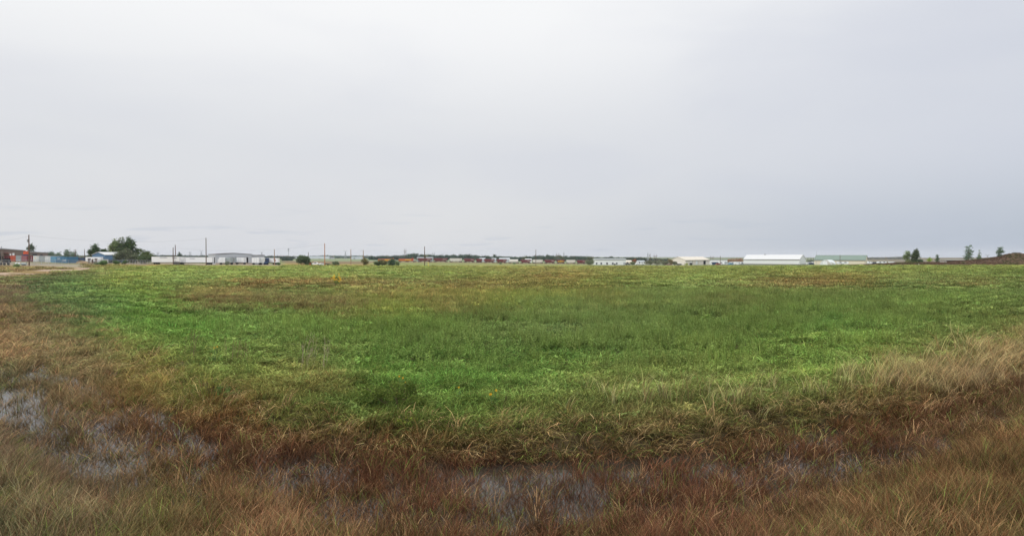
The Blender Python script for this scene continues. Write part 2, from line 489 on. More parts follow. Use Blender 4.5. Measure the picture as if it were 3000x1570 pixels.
def paint(px0, px1, d0, d1, rgb, soft=0.04):
    global gc
    m_ = sstep(d0 * (1 - soft), d0 * (1 + soft), Yv) * sstep(d1 * (1 + soft), d1 * (1 - soft), Yv)
    m_ = m_ * sstep(px0 - 12, px0 + 12, gpx) * sstep(px1 + 12, px1 - 12, gpx)
    m_ = (m_ * (0.8 + 0.4 * (vnoise(V[:, 0], V[:, 1], 9) - 0.5)))[:, None]
    gc = gc * (1 - m_) + lin(rgb) * m_


far_g = np.clip((Yv - 380) / 200, 0, 1)[:, None]
gc = gc * (1 - far_g) + lin((104, 112, 78)) * far_g
paint(-900, 330, 178, 262, (128, 108, 70))            # dry verge behind the road
paint(-900, 250, 262, 300, (140, 132, 118))           # gravel yard in front of the containers
paint(-900, 250, 300, 312, (104, 118, 66), 0.01)      # grass strip
paint(-900, 430, 312, 700, (136, 126, 108))
paint(400, 830, 345, 420, (138, 124, 110), 0.01)      # pale apron of the loading yard
paint(240, 470, 300, 342, (124, 104, 64))
paint(430, 830, 330, 352, (134, 112, 58), 0.006)
paint(830, 1100, 350, 520, (138, 112, 66))
paint(830, 1100, 540, 860, (118, 96, 72))
paint(830, 1740, 860, 2600, (118, 128, 98))
paint(1080, 1740, 640, 800, (124, 104, 80))
paint(1080, 1740, 500, 640, (120, 128, 70))
paint(1350, 3000, 380, 460, (142, 130, 76))
paint(1720, 2560, 640, 1200, (126, 122, 108))
paint(2540, 4000, 1300, 9500, (106, 94, 76))
me = mesh_np('ground', V, Fq, gc, smooth=True)
gm = bpy.data.materials.new('ground')
gm.use_nodes = True
nt = gm.node_tree
bs = nt.nodes['Principled BSDF']
bs.inputs['Roughness'].default_value = 0.95
bs.inputs['Specular IOR Level'].default_value = 0.1
at = nt.nodes.new('ShaderNodeAttribute')
at.attribute_name = 'col'
geo = nt.nodes.new('ShaderNodeNewGeometry')
n1 = nt.nodes.new('ShaderNodeTexNoise')
n1.inputs['Scale'].default_value = 1.3
n1.inputs['Detail'].default_value = 8
n1.inputs['Roughness'].default_value = 0.7
nt.links.new(geo.outputs['Position'], n1.inputs['Vector'])
mr = nt.nodes.new('ShaderNodeMapRange')
mr.inputs['From Min'].default_value = 0.3
mr.inputs['From Max'].default_value = 0.7
mr.inputs['To Min'].default_value = 0.68
mr.inputs['To Max'].default_value = 1.32
nt.links.new(n1.outputs[0], mr.inputs[0])
vs = nt.nodes.new('ShaderNodeVectorMath')
vs.operation = 'SCALE'
nt.links.new(at.outputs['Color'], vs.inputs[0])
nt.links.new(mr.outputs[0], vs.inputs['Scale'])
nt.links.new(vs.outputs[0], bs.inputs['Base Color'])
bp = nt.nodes.new('ShaderNodeBump')
bp.inputs['Strength'].default_value = 0.6
bp.inputs['Distance'].default_value = 0.15
nt.links.new(n1.outputs[0], bp.inputs['Height'])
nt.links.new(bp.outputs[0], bs.inputs['Normal'])
g = link('ground', me, gm)
tag(g, 'flat open ground of the green field running out to the horizon', 'ground', kind='structure')

# ---- water standing in the ditch
wv = [(-75, 3, WZ), (75, 3, WZ), (75, 64, WZ), (-75, 64, WZ)]
wme = mesh_np('water', wv, [[0, 1, 2, 3]])
wmt = bpy.data.materials.new('ditch_water')
wmt.use_nodes = True
nt = wmt.node_tree
b = nt.nodes['Principled BSDF']
b.inputs['Base Color'].default_value = (*lin((48, 44, 38)), 1)
b.inputs['Roughness'].default_value = 0.04
b.inputs['IOR'].default_value = 1.33
n1 = nt.nodes.new('ShaderNodeTexNoise')
n1.inputs['Scale'].default_value = 3.0
geo = nt.nodes.new('ShaderNodeNewGeometry')
nt.links.new(geo.outputs['Position'], n1.inputs['Vector'])
bp = nt.nodes.new('ShaderNodeBump')
bp.inputs['Strength'].default_value = 0.08
bp.inputs['Distance'].default_value = 0.03
nt.links.new(n1.outputs[0], bp.inputs['Height'])
nt.links.new(bp.outputs[0], b.inputs['Normal'])
wo = link('water', wme, wmt)
tag(wo, 'shallow still water standing among the reeds of the ditch', 'water', kind='structure')
# ---------------------------------------------------------------- grass
PROT = bpy.data.collections.new("blade_clumps")      # never linked to the scene: only instanced from


def blades(n, R, h, w, lean, bend, seg=3, hv=0.35, dirn=None, spread=1.0, tipv=0.28, seed=0, minsh=0.42):
    """a clump of n tapering curved blades; returns verts, quads, shade"""
    r = np.random.default_rng(seed)
    V, Q, S = [], [], []
    for k in range(n):
        a = r.random() * 2 * math.pi
        rr = R * math.sqrt(r.random())
        bx, by = rr * math.cos(a), rr * math.sin(a)
        hh = h * (1 - hv + 2 * hv * r.random())
        d = (a + r.normal() * 0.8) if dirn is None else dirn + r.normal() * spread
        ln = abs(lean * (0.4 + 1.2 * r.random()))
        bn = bend * (0.4 + 1.2 * r.random())
        fa = r.random() * math.pi
        wx, wy = math.cos(fa) * w / 2, math.sin(fa) * w / 2
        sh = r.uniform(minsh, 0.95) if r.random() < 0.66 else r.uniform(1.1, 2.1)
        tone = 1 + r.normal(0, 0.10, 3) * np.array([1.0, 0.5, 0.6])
        base = len(V)
        for s in range(seg + 1):
            t = s / seg
            ang = ln + bn * t * t
            # arc
            rad = hh * (math.sin(ang) * t)
            z = hh * t * max(0.12, math.cos(min(ang, 2.0)) ** 1.0) if ang < 1.45 else hh * t * 0.15
            q = 1 - 0.85 * t ** 1.6
            x = bx + math.cos(d) * rad
            y = by + math.sin(d) * rad
            V.append((x - wx * q, y - wy * q, z))
            V.append((x + wx * q, y + wy * q, z))
            c = sh * (0.36 + (0.64 + tipv) * t) * tone  # dark roots put the shade between blades into the colour
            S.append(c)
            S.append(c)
        for s in range(seg):
            i = base + 2 * s
            Q.append((i, i + 1, i + 3, i + 2))
    return np.array(V), np.array(Q), np.array(S)


def weed(n, R, h, seed=0, leaf=0.05, nl=14):
    """upright leafy stalks"""
    r = np.random.default_rng(seed)
    V, Q, S = [], [], []
    for k in range(n):
        a = r.random() * 2 * math.pi
        rr = R * math.sqrt(r.random())
        bx, by = rr * math.cos(a), rr * math.sin(a)
        hh = h * (0.6 + 0.5 * r.random())
        lx, ly = r.normal(0, 0.12, 2) * hh
        w = 0.008
        i = len(V)
        V += [(bx - w, by, 0), (bx + w, by, 0), (bx + lx + w * .5, by + ly, hh), (bx + lx - w * .5, by + ly, hh)]
        S += [(0.6, 0.6, 0.55)] * 4
        Q.append((i, i + 1, i + 2, i + 3))
        for q in range(nl):
            t = 0.15 + 0.85 * r.random()
            da = r.random() * 6.28
            L = leaf * (1.5 - t) * (0.6 + 0.8 * r.random())
            ox, oy, oz = bx + lx * t, by + ly * t, hh * t
            ex, ey, ez = ox + math.cos(da) * L, oy + math.sin(da) * L, oz + L * r.uniform(-0.2, 0.9)
            px_, py_ = -math.sin(da) * L * 0.28, math.cos(da) * L * 0.28
            mx_, my_, mz_ = (ox + ex) / 2, (oy + ey) / 2, (oz + ez) / 2 + L * 0.1
            i = len(V)
            V += [(ox, oy, oz), (mx_ + px_, my_ + py_, mz_), (ex, ey, ez), (mx_ - px_, my_ - py_, mz_)]
            c = 0.7 + 0.6 * r.random()
            S += [(c, c, c)] * 4
            Q.append((i, i + 1, i + 2, i + 3))
    return np.array(V), np.array(Q), np.array(S)


BM = foliage_mat('grass_blade', 'INSTANCER', 0.28)
_pi = 0


def proto(data):
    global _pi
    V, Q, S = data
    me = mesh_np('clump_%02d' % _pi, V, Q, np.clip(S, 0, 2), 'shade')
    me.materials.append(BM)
    o = bpy.data.objects.new('clump_%02d' % _pi, me)
    PROT.objects.link(o)
    _pi += 1
    return _pi - 1


WIND = 0.25   # dry stems lean to the right, away from the wind
K = {}
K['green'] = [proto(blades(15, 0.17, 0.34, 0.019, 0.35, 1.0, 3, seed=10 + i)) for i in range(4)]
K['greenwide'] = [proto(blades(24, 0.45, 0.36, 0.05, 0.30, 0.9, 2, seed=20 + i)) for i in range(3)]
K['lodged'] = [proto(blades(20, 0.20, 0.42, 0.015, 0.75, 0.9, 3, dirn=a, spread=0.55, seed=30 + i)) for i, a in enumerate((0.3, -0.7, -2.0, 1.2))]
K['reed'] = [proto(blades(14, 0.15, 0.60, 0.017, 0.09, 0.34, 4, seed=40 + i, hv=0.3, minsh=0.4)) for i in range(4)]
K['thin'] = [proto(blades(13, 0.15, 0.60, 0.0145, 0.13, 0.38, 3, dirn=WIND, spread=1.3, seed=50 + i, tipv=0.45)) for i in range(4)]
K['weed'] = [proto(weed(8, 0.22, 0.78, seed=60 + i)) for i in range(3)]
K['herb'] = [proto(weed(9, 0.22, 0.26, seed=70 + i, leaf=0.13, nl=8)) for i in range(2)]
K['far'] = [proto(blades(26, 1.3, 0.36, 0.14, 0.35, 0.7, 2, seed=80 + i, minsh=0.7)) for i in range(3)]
K['farherb'] = [proto(weed(24, 1.1, 0.42, seed=90 + i, leaf=0.34, nl=7)) for i in range(2)]


def gn_for(name):
    ng = bpy.data.node_groups.new(name, 'GeometryNodeTree')
    ng.interface.new_socket('Geometry', in_out='INPUT', socket_type='NodeSocketGeometry')
    ng.interface.new_socket('Geometry', in_out='OUTPUT', socket_type='NodeSocketGeometry')
    i = ng.nodes.new('NodeGroupInput')
    o = ng.nodes.new('NodeGroupOutput')
    ci = ng.nodes.new('GeometryNodeCollectionInfo')
    ci.inputs['Collection'].default_value = PROT
    ci.inputs['Separate Children'].default_value = True
    ci.inputs['Reset Children'].default_value = True
    ip = ng.nodes.new('GeometryNodeInstanceOnPoints')
    ip.inputs['Pick Instance'].default_value = True
    L = ng.links.new
    L(i.outputs[0], ip.inputs['Points'])
    L(ci.outputs[0], ip.inputs['Instance'])
    for an, dt, sk in (('idx', 'INT', 'Instance Index'), ('rot', 'FLOAT_VECTOR', 'Rotation'), ('scl', 'FLOAT_VECTOR', 'Scale')):
        na = ng.nodes.new('GeometryNodeInputNamedAttribute')
        na.data_type = dt
        na.inputs['Name'].default_value = an
        L(na.outputs['Attribute'], ip.inputs[sk])
    L(ip.outputs[0], o.inputs[0])
    return ng


GN = gn_for('scatter_clumps')


def scatter(name, X, Y, Z, idx, rot, scl, col, label, cat):
    me = bpy.data.meshes.new(name)
    n = len(X)
    me.vertices.add(n)
    me.vertices.foreach_set('co', np.stack([X, Y, Z], -1).astype(np.float32).ravel())
    a = me.attributes.new('idx', 'INT', 'POINT')
    a.data.foreach_set('value', idx.astype(np.int32))
    a = me.attributes.new('rot', 'FLOAT_VECTOR', 'POINT')
    a.data.foreach_set('vector', rot.astype(np.float32).ravel())
    a = me.attributes.new('scl', 'FLOAT_VECTOR', 'POINT')
    a.data.foreach_set('vector', scl.astype(np.float32).ravel())
    a = me.attributes.new('col', 'FLOAT_COLOR', 'POINT')
    c4 = np.ones((n, 4), np.float32)
    c4[:, :3] = col
    a.data.foreach_set('color', c4.ravel())
    o = link(name, me)
    md = o.modifiers.new('scatter', 'NODES')
    md.node_group = GN
    tag(o, label, cat, kind='stuff')
    print('scatter', name, n)
    return o


def fan(y0, y1, dens, margin=420):
    """random places in the viewed wedge, a step wider on each side"""
    ulo, uhi = (-margin - 1500) / FPX, (3000 + margin - 1500) / FPX
    area = (uhi - ulo) * (y1 * y1 - y0 * y0) / 2
    n = int(area * dens)
    Y = np.sqrt(y0 * y0 + rng.random(n) * (y1 * y1 - y0 * y0))
    X = (ulo + (uhi - ulo) * rng.random(n)) * Y
    return X, Y


GAIN = 1.0


def place(X, Y, dens_scale=1.0):
    Z = ground_z(X, Y)
    px, py = px_of(X, Y, Z)
    a, b, c = ditch(px, Y)
    wob = (fbm(X, Y, 2.2, 3) - 0.5) * 1.8
    Yw = Y + wob
    nearw = sstep(80, 60, Y)
    zf = sstep(a - 1.0, a + 1.6, Yw) * nearw + (1 - nearw)      # 1 in the field
    gap = np.interp(px, [200, 600, 1000, 1500, 2000, 2300, 2600], [0.1, 0.3, 0.7, 1.3, 1.3, 0.9, 0.3])      # open water under the far bank
    zr = sstep(b + 0.5 - gap, b - 0.7 - gap, Yw) * sstep(c - 1.6, c - 0.2, Yw) * nearw
    zt = sstep(c - 0.2, c - 1.6, Yw) * nearw
    zb = np.clip(1 - zf - zr - zt, 0, 1) * sstep(b - 0.5, b + 0.1, Yw)
    return Z, px, py, zf, zb, zr, zt


def blob(px, py, cx, cy, rx, ry):
    return np.exp(-(((px - cx) / rx) ** 2 + ((py - cy) / ry) ** 2))


def build_grass():
    sets = []
    S_ = []
    # (y0,y1,density, size, kinds)
    bands = [(9, 17, 66, 0.95, 0), (17, 30, 36, 1.3, 0), (30, 52, 13, 1.9, 0), (52, 95, 4.6, 1.0, 1), (95, 170, 0.95, 1.0, 2), (170, 365, 0.30, 1.25, 2)]
    out = {k: [] for k in ('field_grass', 'field_weeds', 'bank_grass', 'ditch_reeds', 'dry_grass')}
    for (y0, y1, dn, sz, lod) in bands:
        X, Y = fan(y0, y1, dn)
        Z, px, py, zf, zb, zr, zt = place(X, Y)
        n = len(X)
        r = rng.random(n)
        zone = np.where(r < zf, 0, np.where(r < zf + zb, 1, np.where(r < zf + zb + zr, 2, np.where(r < zf + zb + zr + zt, 3, 4))))
        # dry rough grass on the left margin of the field
        base = veg_color(px, py, X, Y)
        red = (base[:, 0] - base[:, 1])
        grn = -red
        pick = rng.random(n)
        idx = np.zeros(n, int)
        sclz = np.ones(n)
        sclxy = np.ones(n)
        keep = np.ones(n, bool)
        tilt = rng.normal(0, 0.10, n)
        rz = rng.random(n) * 6.283
        obj = np.zeros(n, int)
        ch = lambda k: np.array(K[k])[rng.integers(0, len(K[k]), n)]
        if lod == 0:
            g_, l_, re_, th_, wd_, hb_ = ch('green'), ch('lodged'), ch('reed'), ch('thin'), ch('weed'), ch('herb')
            # weedy patch in the middle right of the field
            wpatch = np.clip(blob(px, py, 1700, 960, 620, 90) + blob(px, py, 2250, 930, 420, 70) + 0.5 * blob(px, py, 760, 910, 260, 40), 0, 1)
            wn_ = fbm(X, Y, 4, 2)
            isw = (zone == 0) & (pick < wpatch * 0.8 * sstep(0.25, 0.55, wn_))
            ish = (zone == 0) & (~isw) & (pick > 0.99 - 0.05 * sstep(0.62, 0.8, vnoise(X, Y, 1.1)))
            tan_f = (zone == 0) & (red > 12) & (~isw)
            idx = g_.copy()
            idx = np.where(isw, wd_, idx)
            idx = np.where(ish, hb_, idx)
            idx = np.where(tan_f & (pick < 0.55), th_, idx)
            idx = np.where((zone == 1), np.where(pick < 0.50, l_, np.where(pick < 0.58, th_, g_)), idx)
            idx = np.where((zone == 2), np.where(pick < 0.86, re_, th_), idx)
            idx = np.where((zone == 3), np.where(pick < 0.60, th_, np.where(pick < 0.93, re_, g_)), idx)
            obj = np.where(isw | ish, 1, 0)
            obj = np.where(zone == 1, 2, obj)
            obj = np.where(zone == 2, 3, obj)
            obj = np.where(zone == 3, 4, obj)
            # tall pale seeding grass on the right
            tall = np.clip(blob(px, py, 2740, 1120, 170, 34) + blob(px, py, 2980, 1055, 160, 34) + 0.22 * blob(px, py, 2080, 1180, 260, 30), 0, 1)
            tl = (pick < tall * 0.62) & (zone < 2)
            idx = np.where(tl, th_, idx)
            obj = np.where(tl, 4, obj)
            windy = np.isin(idx, K['thin'] + K['lodged'])
            rz = np.where(windy, rng.normal(0, 0.55, n), rz)
            hn = fbm(X, Y, 1.7, 3)
            sclz = 0.62 + 0.75 * hn + rng.normal(0, 0.1, n)
            sclz = np.where(tl, sclz * 1.4, sclz)
            sclz = np.where(zone == 3, sclz * 0.95, sclz)
            sclxy = (0.8 + 0.4 * rng.random(n)) * sz
            # open water: reeds thin out
            op = np.clip(blob(px, py, 20, 1180, 90, 55) + 0.65 * blob(px, py, 110, 1260, 70, 45) + blob(px, py, 110, 1060, 60, 25) + 0.8 * blob(px, py, 215, 1130, 45, 22)
                         + blob(px, py, 470, 1215, 60, 45) + 0.8 * blob(px, py, 590, 1330, 70, 40) + 0.5 * blob(px, py, 1790, 1385, 110, 28)
                         + 0.95 * blob(px, py, 2400, 1290, 90, 26) + 0.7 * blob(px, py, 1020, 1350, 35, 50)  + 0.5 * blob(px, py, 300, 1340, 120, 50), 0, 1)
            keep = ~((zone == 2) & (rng.random(n) < 0.06 + (0.10 + 0.37 * sstep(2500, 1900, px)) * sstep(0.36, 0.60, fbm(X * 2.4, Y, 0.9, 2)) + 0.76 * op))
            keep &= ~((zone == 0) & (rng.random(n) < 0.25))
            keep &= Z > -0.95
            keep &= (zone < 4) | (rng.random(n) < 0.22)
            sclz = np.where(zone == 2, sclz * 0.85, np.where(zone == 4, sclz * 0.6, sclz))
            idx = np.where(zone == 4, re_, idx)
            obj = np.where(zone == 4, 3, obj)
        elif lod == 1:
            g_, wd_, th_ = ch('greenwide'), ch('weed'), ch('thin')
            wpatch = np.clip(blob(px, py, 1700, 940, 700, 90) + blob(px, py, 2250, 930, 500, 70), 0, 1)
            isw = (zone == 0) & (pick < wpatch * 0.5)
            isd = (red > 3) & (pick > 0.6)
            ish = (~isw) & (pick > 0.93) & (fbm(X, Y, 5, 2) > 0.5)
            idx = np.where(isw, wd_, np.where(isd, th_, g_))
            idx = np.where(ish, ch('herb'), idx)
            sclxy = np.where(isw | isd | ish, 2.0, 1.0)
            sclz = 0.6 + 0.75 * fbm(X, Y, 3.0, 3) + rng.normal(0, 0.08, n)
            sclz = np.where(ish, sclz * 1.5, sclz)
            rz = np.where(isd, rng.normal(0, 0.6, n), rz)
            obj = np.where(isw | ish, 1, 0)
            obj = np.where(zone == 1, 2, obj)
            obj = np.where(zone >= 2, 4, obj)
        else:
            g_ = ch('far')
            ish = (pick > 0.90) & (fbm(X, Y, 14, 2) > 0.52)
            idx = np.where(ish, ch('farherb'), g_)
            sclxy = sz * np.ones(n)
            sclz = 0.45 + 0.75 * fbm(X, Y, 9.0, 3) + rng.normal(0, 0.1, n)
            obj = np.where(ish, 1, 0)
            # nothing on the road, the yards and beyond
            keep = ~((px < 300) & (Y > np.interp(px, [-500, 0, 100, 230, 300], [150, 160, 176, 222, 262])) & (Y < np.interp(px, [-500, 0, 100, 230, 300], [172, 178, 198, 248, 262])))
            keep &= ~((px < 240) & (Y > 243))
            keep &= ~((px < 470) & (Y > 318)) & ~((px < 830) & (Y > 341))
        col = lin(base)
        cell = vnoise(X + 7, Y * 0.8, 0.42 * sz if lod == 0 else (1.3 if lod == 1 else 4.0))  # noise cells put dark gaps between tufts into the clump colour
        lum = 0.62 + 0.62 * cell + 0.2 * (fbm(X, Y, 2.0, 2) - 0.5) + rng.normal(0, 1, n) * np.where(zone == 0, 0.12, 0.2)
        # mower swaths: long curved bands that follow the ditch round the field
        ea = np.interp(px, PXC, Dfe)
        sw = np.sin((Y - ea) * (2.2 if lod == 0 else 1.0) * (0.75 + 0.1 * fbm(X, Y, 25, 2)) + 5 * fbm(X, Y, 18, 2))
        lum = lum * (1 + (0.22 if lod == 0 else 0.32) * sw * sstep(0, 6, Y - ea) * (zone == 0))
        lum = np.where(zone == 2, lum * 0.80, np.where(zone == 3, lum * np.interp(px, [600, 2000, 2700], [1.1, 1.05, 0.92]), lum))
        lum = np.clip(lum, 0.25, 2)
        patch = 0.84 + 0.32 * fbm(X + 50, Y, 6.5, 2)
        col = col * (lum * patch)[:, None]
        # hue wander between neighbours, more in the dry places
        hw = rng.normal(0, 1, n)[:, None]
        col = col * (1 + hw * np.array([0.10, 0.0, 0.03]))
        # stray green among the dry and straw among the green
        m1 = (rng.random(n) < 0.07) & (red > 5) & (obj > 1)
        col[m1] = lin((88, 96, 48)) * (0.7 + 0.5 * rng.random(m1.sum()))[:, None]
        m2 = (rng.random(n) < 0.14) & (zone == 1)
        col[m2] = lin((134, 112, 78)) * (0.8 + 0.4 * rng.random(m2.sum()))[:, None]
        m3 = (obj == 1)
        col[m3] = col[m3] * 0.7 + 0.3 * lin((120, 136, 78)) * (0.8 + 0.5 * rng.random(m3.sum()))[:, None]
        if lod == 0:
            m4 = tl
            col[m4] = col[m4] * 0.6 + 0.4 * lin((150, 134, 98))
            m5 = (zone == 2) & (rng.random(n) < 0.07)
            col[m5] = lin((134, 108, 78)) * (0.7 + 0.5 * rng.random(m5.sum()))[:, None]
        col = np.clip(col * (BG * (1.0 if lod == 0 else 0.97 if lod == 1 else 0.87)), 0.004, 0.9)
        rot = np.stack([tilt, rng.normal(0, 0.1, n), rz], -1)
        scl = np.stack([sclxy, sclxy, np.clip(sclz, 0.3, 2.2)], -1)
        for k, nm in enumerate(out):
            m = keep & (obj == k)
            if m.any():
                out[nm].append((X[m], Y[m], Z[m] - 0.02, idx[m], rot[m], scl[m], col[m]))
    L = {'field_grass': ('lush green grass covering the wide open field', 'grass'),
         'field_weeds': ('grey green leafy weeds growing through the field grass', 'weeds'),
         'bank_grass': ('tangled tan and green grass flopped over the ditch bank', 'grass'),
         'ditch_reeds': ('red brown reeds standing in the water of the ditch', 'reeds'),
         'dry_grass': ('tall tan dry grass on the near side of the ditch and its right bank', 'grass')}
    for nm, parts in out.items():
        A = [np.concatenate([p[q] for p in parts]) for q in range(7)]
        scatter(nm, *A, *L[nm])


BG = 2.0
build_grass()
# ---------------------------------------------------------------- builders
class MB:
    """collects simple solids and links them as one mesh object"""

    def __init__(s):
        s.v, s.f = [], []

    def quad(s, *p):
        i = len(s.v)
        s.v += [tuple(q) for q in p]
        s.f.append(tuple(range(i, i + len(p))))
        return s

    def box(s, x0, x1, y0, y1, z0, z1, taper=0):
        i = len(s.v)
        t = taper
        s.v += [(x0, y0, z0), (x1, y0, z0), (x1, y1, z0), (x0, y1, z0), (x0 + t, y0 + t, z1), (x1 - t, y0 + t, z1), (x1 - t, y1 - t, z1), (x0 + t, y1 - t, z1)]
        s.f += [tuple(i + k for k in q) for q in ((0, 3, 2, 1), (4, 5, 6, 7), (0, 1, 5, 4), (1, 2, 6, 5), (2, 3, 7, 6), (3, 0, 4, 7))]
        return s

    def prism(s, prof, y0, y1):
        """profile in x,z extruded along y"""
        n = len(prof)
        i = len(s.v)
        s.v += [(x, y0, z) for x, z in prof] + [(x, y1, z) for x, z in prof]
        s.f.append(tuple(i + k for k in range(n)))
        s.f.append(tuple(i + n + k for k in reversed(range(n))))
        for k in range(n):
            j = (k + 1) % n
            s.f.append((i + k, i + n + k, i + n + j, i + j))
        return s

    def prismx(s, prof, x0, x1):
        """profile in y,z extruded along x"""
        n = len(prof)
        i = len(s.v)
        s.v += [(x0, y, z) for y, z in prof] + [(x1, y, z) for y, z in prof]
        s.f.append(tuple(i + k for k in reversed(range(n))))
        s.f.append(tuple(i + n + k for k in range(n)))
        for k in range(n):
            j = (k + 1) % n
            s.f.append((i + k, i + j, i + n + j, i + n + k))
        return s

    def tube(s, a, b, r0, r1=None, n=8):
        r1 = r0 if r1 is None else r1
        a, b = Vector(a), Vector(b)
        d = (b - a).normalized()
        u = d.orthogonal().normalized()
        w = d.cross(u)
        i = len(s.v)
        for p, r in ((a, r0), (b, r1)):
            for k in range(n):
                t = 2 * math.pi * k / n
                q = p + (u * math.cos(t) + w * math.sin(t)) * r
                s.v.append(tuple(q))
        for k in range(n):
            j = (k + 1) % n
            s.f.append((i + k, i + j, i + n + j, i + n + k))
        s.f.append(tuple(i + k for k in reversed(range(n))))
        s.f.append(tuple(i + n + k for k in range(n)))
        return s

    def build(s, name, m, parent=None, smooth=False):
        me = bpy.data.meshes.new(name)
        me.from_pydata(s.v, [], s.f)
        me.update()
        if smooth:
            me.polygons.foreach_set('use_smooth', np.ones(len(me.polygons), bool))
        return link(name, me, m, parent)


def gz(x, y):
    return float(ground_z(np.array([x]), np.array([y]), False)[0])


def pos(px, d, y=None):
    x = x_at(px, d)
    return (x, d, gz(x, d) if y is None else float(z_at(y, d)))


def thing(name, label, cat, loc, rz=0.0, group=None):
    o = bpy.data.objects.new(name, None)
    COL.objects.link(o)
    o.location = loc
    o.rotation_euler = (0, 0, rz)
    o.empty_display_size = 0.5
    tag(o, label, cat, group)
    return o


def copy_tree(o, loc, rz=None, label=None, group=None, scale=None, parent=None):
    c = o.copy()
    COL.objects.link(c)
    if parent is None:
        c.location = loc
        if rz is not None: c.rotation_euler = (0, 0, rz)
        if label: c['label'] = label
        if group: c['group'] = group
        if scale: c.scale = scale
    else:
        c.parent = parent
    for ch in list(o.children):
        copy_tree(ch, None, parent=c)
    return c


def m_(pxl, d):
    return pxl * d / FPX


M = {}
M['white'] = mat('white_metal', (226, 228, 230), 0.5, 0.04, 0.6)
M['white_roof'] = mat('white_roof_sheet', (192, 193, 192), 0.45, 0.04, 0.5, stripes=('X', 2.0, 0.05))
M['cream'] = mat('cream_sheet_wall', (226, 218, 208), 0.6, 0.04, 0.5, stripes=('X', 2.0, 0.06))
M['whitewall'] = mat('white_sheet_wall', (224, 226, 226), 0.6, 0.03, 0.5, stripes=('X', 2.0, 0.06))
M['tan'] = mat('tan_sheet_wall', (222, 212, 190), 0.6, 0.04, 0.5, stripes=('X', 2.0, 0.07))
M['greenroof'] = mat('green_roof_sheet', (108, 126, 114), 0.5, 0.06, 0.4, stripes=('X', 2.0, 0.12))
M['creamroof'] = mat('cream_roof_sheet', (204, 196, 180), 0.5, 0.05, 0.4, stripes=('X', 2.0, 0.08))
M['greywall'] = mat('grey_panel_wall', (176, 180, 186), 0.7, 0.05, 0.5)
M['greydark'] = mat('dark_grey_trim', (92, 88, 88), 0.6, 0.08, 1)
M['black'] = mat('black_rubber', (30, 30, 33), 0.8, 0.1, 2)
M['dark'] = mat('dark_opening', (34, 34, 38), 0.9, 0.1, 1)  # door openings are flat panels, interior darkness put into their colour
M['glass'] = mat('window_glass', (60, 70, 84), 0.15, 0.1, 1, spec=0.6)
M['steel'] = mat('galvanised_steel', (160, 164, 168), 0.45, 0.08, 3, metal=0.5)
M['wood'] = mat('weathered_pole_wood', (104, 84, 70), 0.9, 0.2, 3, stripes=('X', 9, 0.2))
M['woodlight'] = mat('pale_pole_wood', (150, 124, 100), 0.9, 0.15, 3)
M['woodorange'] = mat('new_pole_wood', (166, 112, 78), 0.9, 0.15, 3)
M['blue'] = mat('blue_paint', (92, 138, 172), 0.5, 0.1, 0.8)
M['bluedk'] = mat('dark_blue_paint', (46, 66, 98), 0.5, 0.1, 0.8)
M['bluehouse'] = mat('blue_sheet_wall', (92, 124, 156), 0.6, 0.06, 0.6, stripes=('X', 2.2, 0.15))
M['brownwall'] = mat('brown_ribbed_sheet', (122, 102, 88), 0.7, 0.16, 0.35, stripes=('X', 0.9, 0.45), dirt=(92, 72, 62))
M['maroon'] = mat('maroon_paint', (112, 44, 48), 0.6, 0.15, 0.6, dirt=(92, 50, 46))
M['orange'] = mat('orange_paint', (196, 88, 56), 0.6, 0.12, 0.6, dirt=(150, 78, 54))
M['greyc'] = mat('grey_container_paint', (158, 168, 170), 0.6, 0.12, 0.6, dirt=(120, 112, 104))
M['rose'] = mat('faded_red_paint', (152, 96, 100), 0.6, 0.12, 0.6, dirt=(122, 84, 82))
M['whitec'] = mat('white_container_paint', (212, 216, 216), 0.6, 0.08, 0.6, dirt=(168, 154, 140))
M['bluec'] = mat('sky_blue_container_paint', (96, 150, 180), 0.6, 0.1, 0.6)
M['bluec2'] = mat('steel_blue_container_paint', (66, 116, 148), 0.6, 0.1, 0.6)
M['boxcar'] = mat('boxcar_red_paint', (108, 56, 56), 0.7, 0.15, 0.3, dirt=(86, 52, 48))
M['palecar'] = mat('pale_grey_car_paint', (206, 204, 194), 0.6, 0.1, 0.3, dirt=(168, 156, 140))
M['loco'] = mat('locomotive_orange_paint', (186, 88, 54), 0.5, 0.08, 0.5)
M['yellow'] = mat('yellow_paint', (226, 190, 60), 0.5, 0.08, 0.8)
M['red'] = mat('red_paint', (146, 76, 72), 0.5, 0.08, 0.8)
M['concrete'] = mat('pale_concrete', (172, 156, 140), 0.9, 0.1, 1.5)
M['pallet'] = mat('brown_pallet_wood', (128, 98, 80), 0.9, 0.2, 2, stripes=('Z', 3, 0.3))
M['dirt'] = mat('tan_spoil', (176, 152, 118), 0.95, 0.15, 1)
M['wire'] = mat('dull_wire', (120, 122, 128), 0.7, 0.05, 1)
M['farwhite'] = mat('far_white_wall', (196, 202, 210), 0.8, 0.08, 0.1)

# chain link: wire net, mostly open
cl = bpy.data.materials.new('chain_link')
cl.use_nodes = True
nt = cl.node_tree
b_ = nt.nodes['Principled BSDF']
b_.inputs['Base Color'].default_value = (*lin((150, 154, 158)), 1)
b_.inputs['Alpha'].default_value = 0.22
M['chain'] = cl

LEAFM = foliage_mat('tree_leaf', 'GEOMETRY', 0.25)


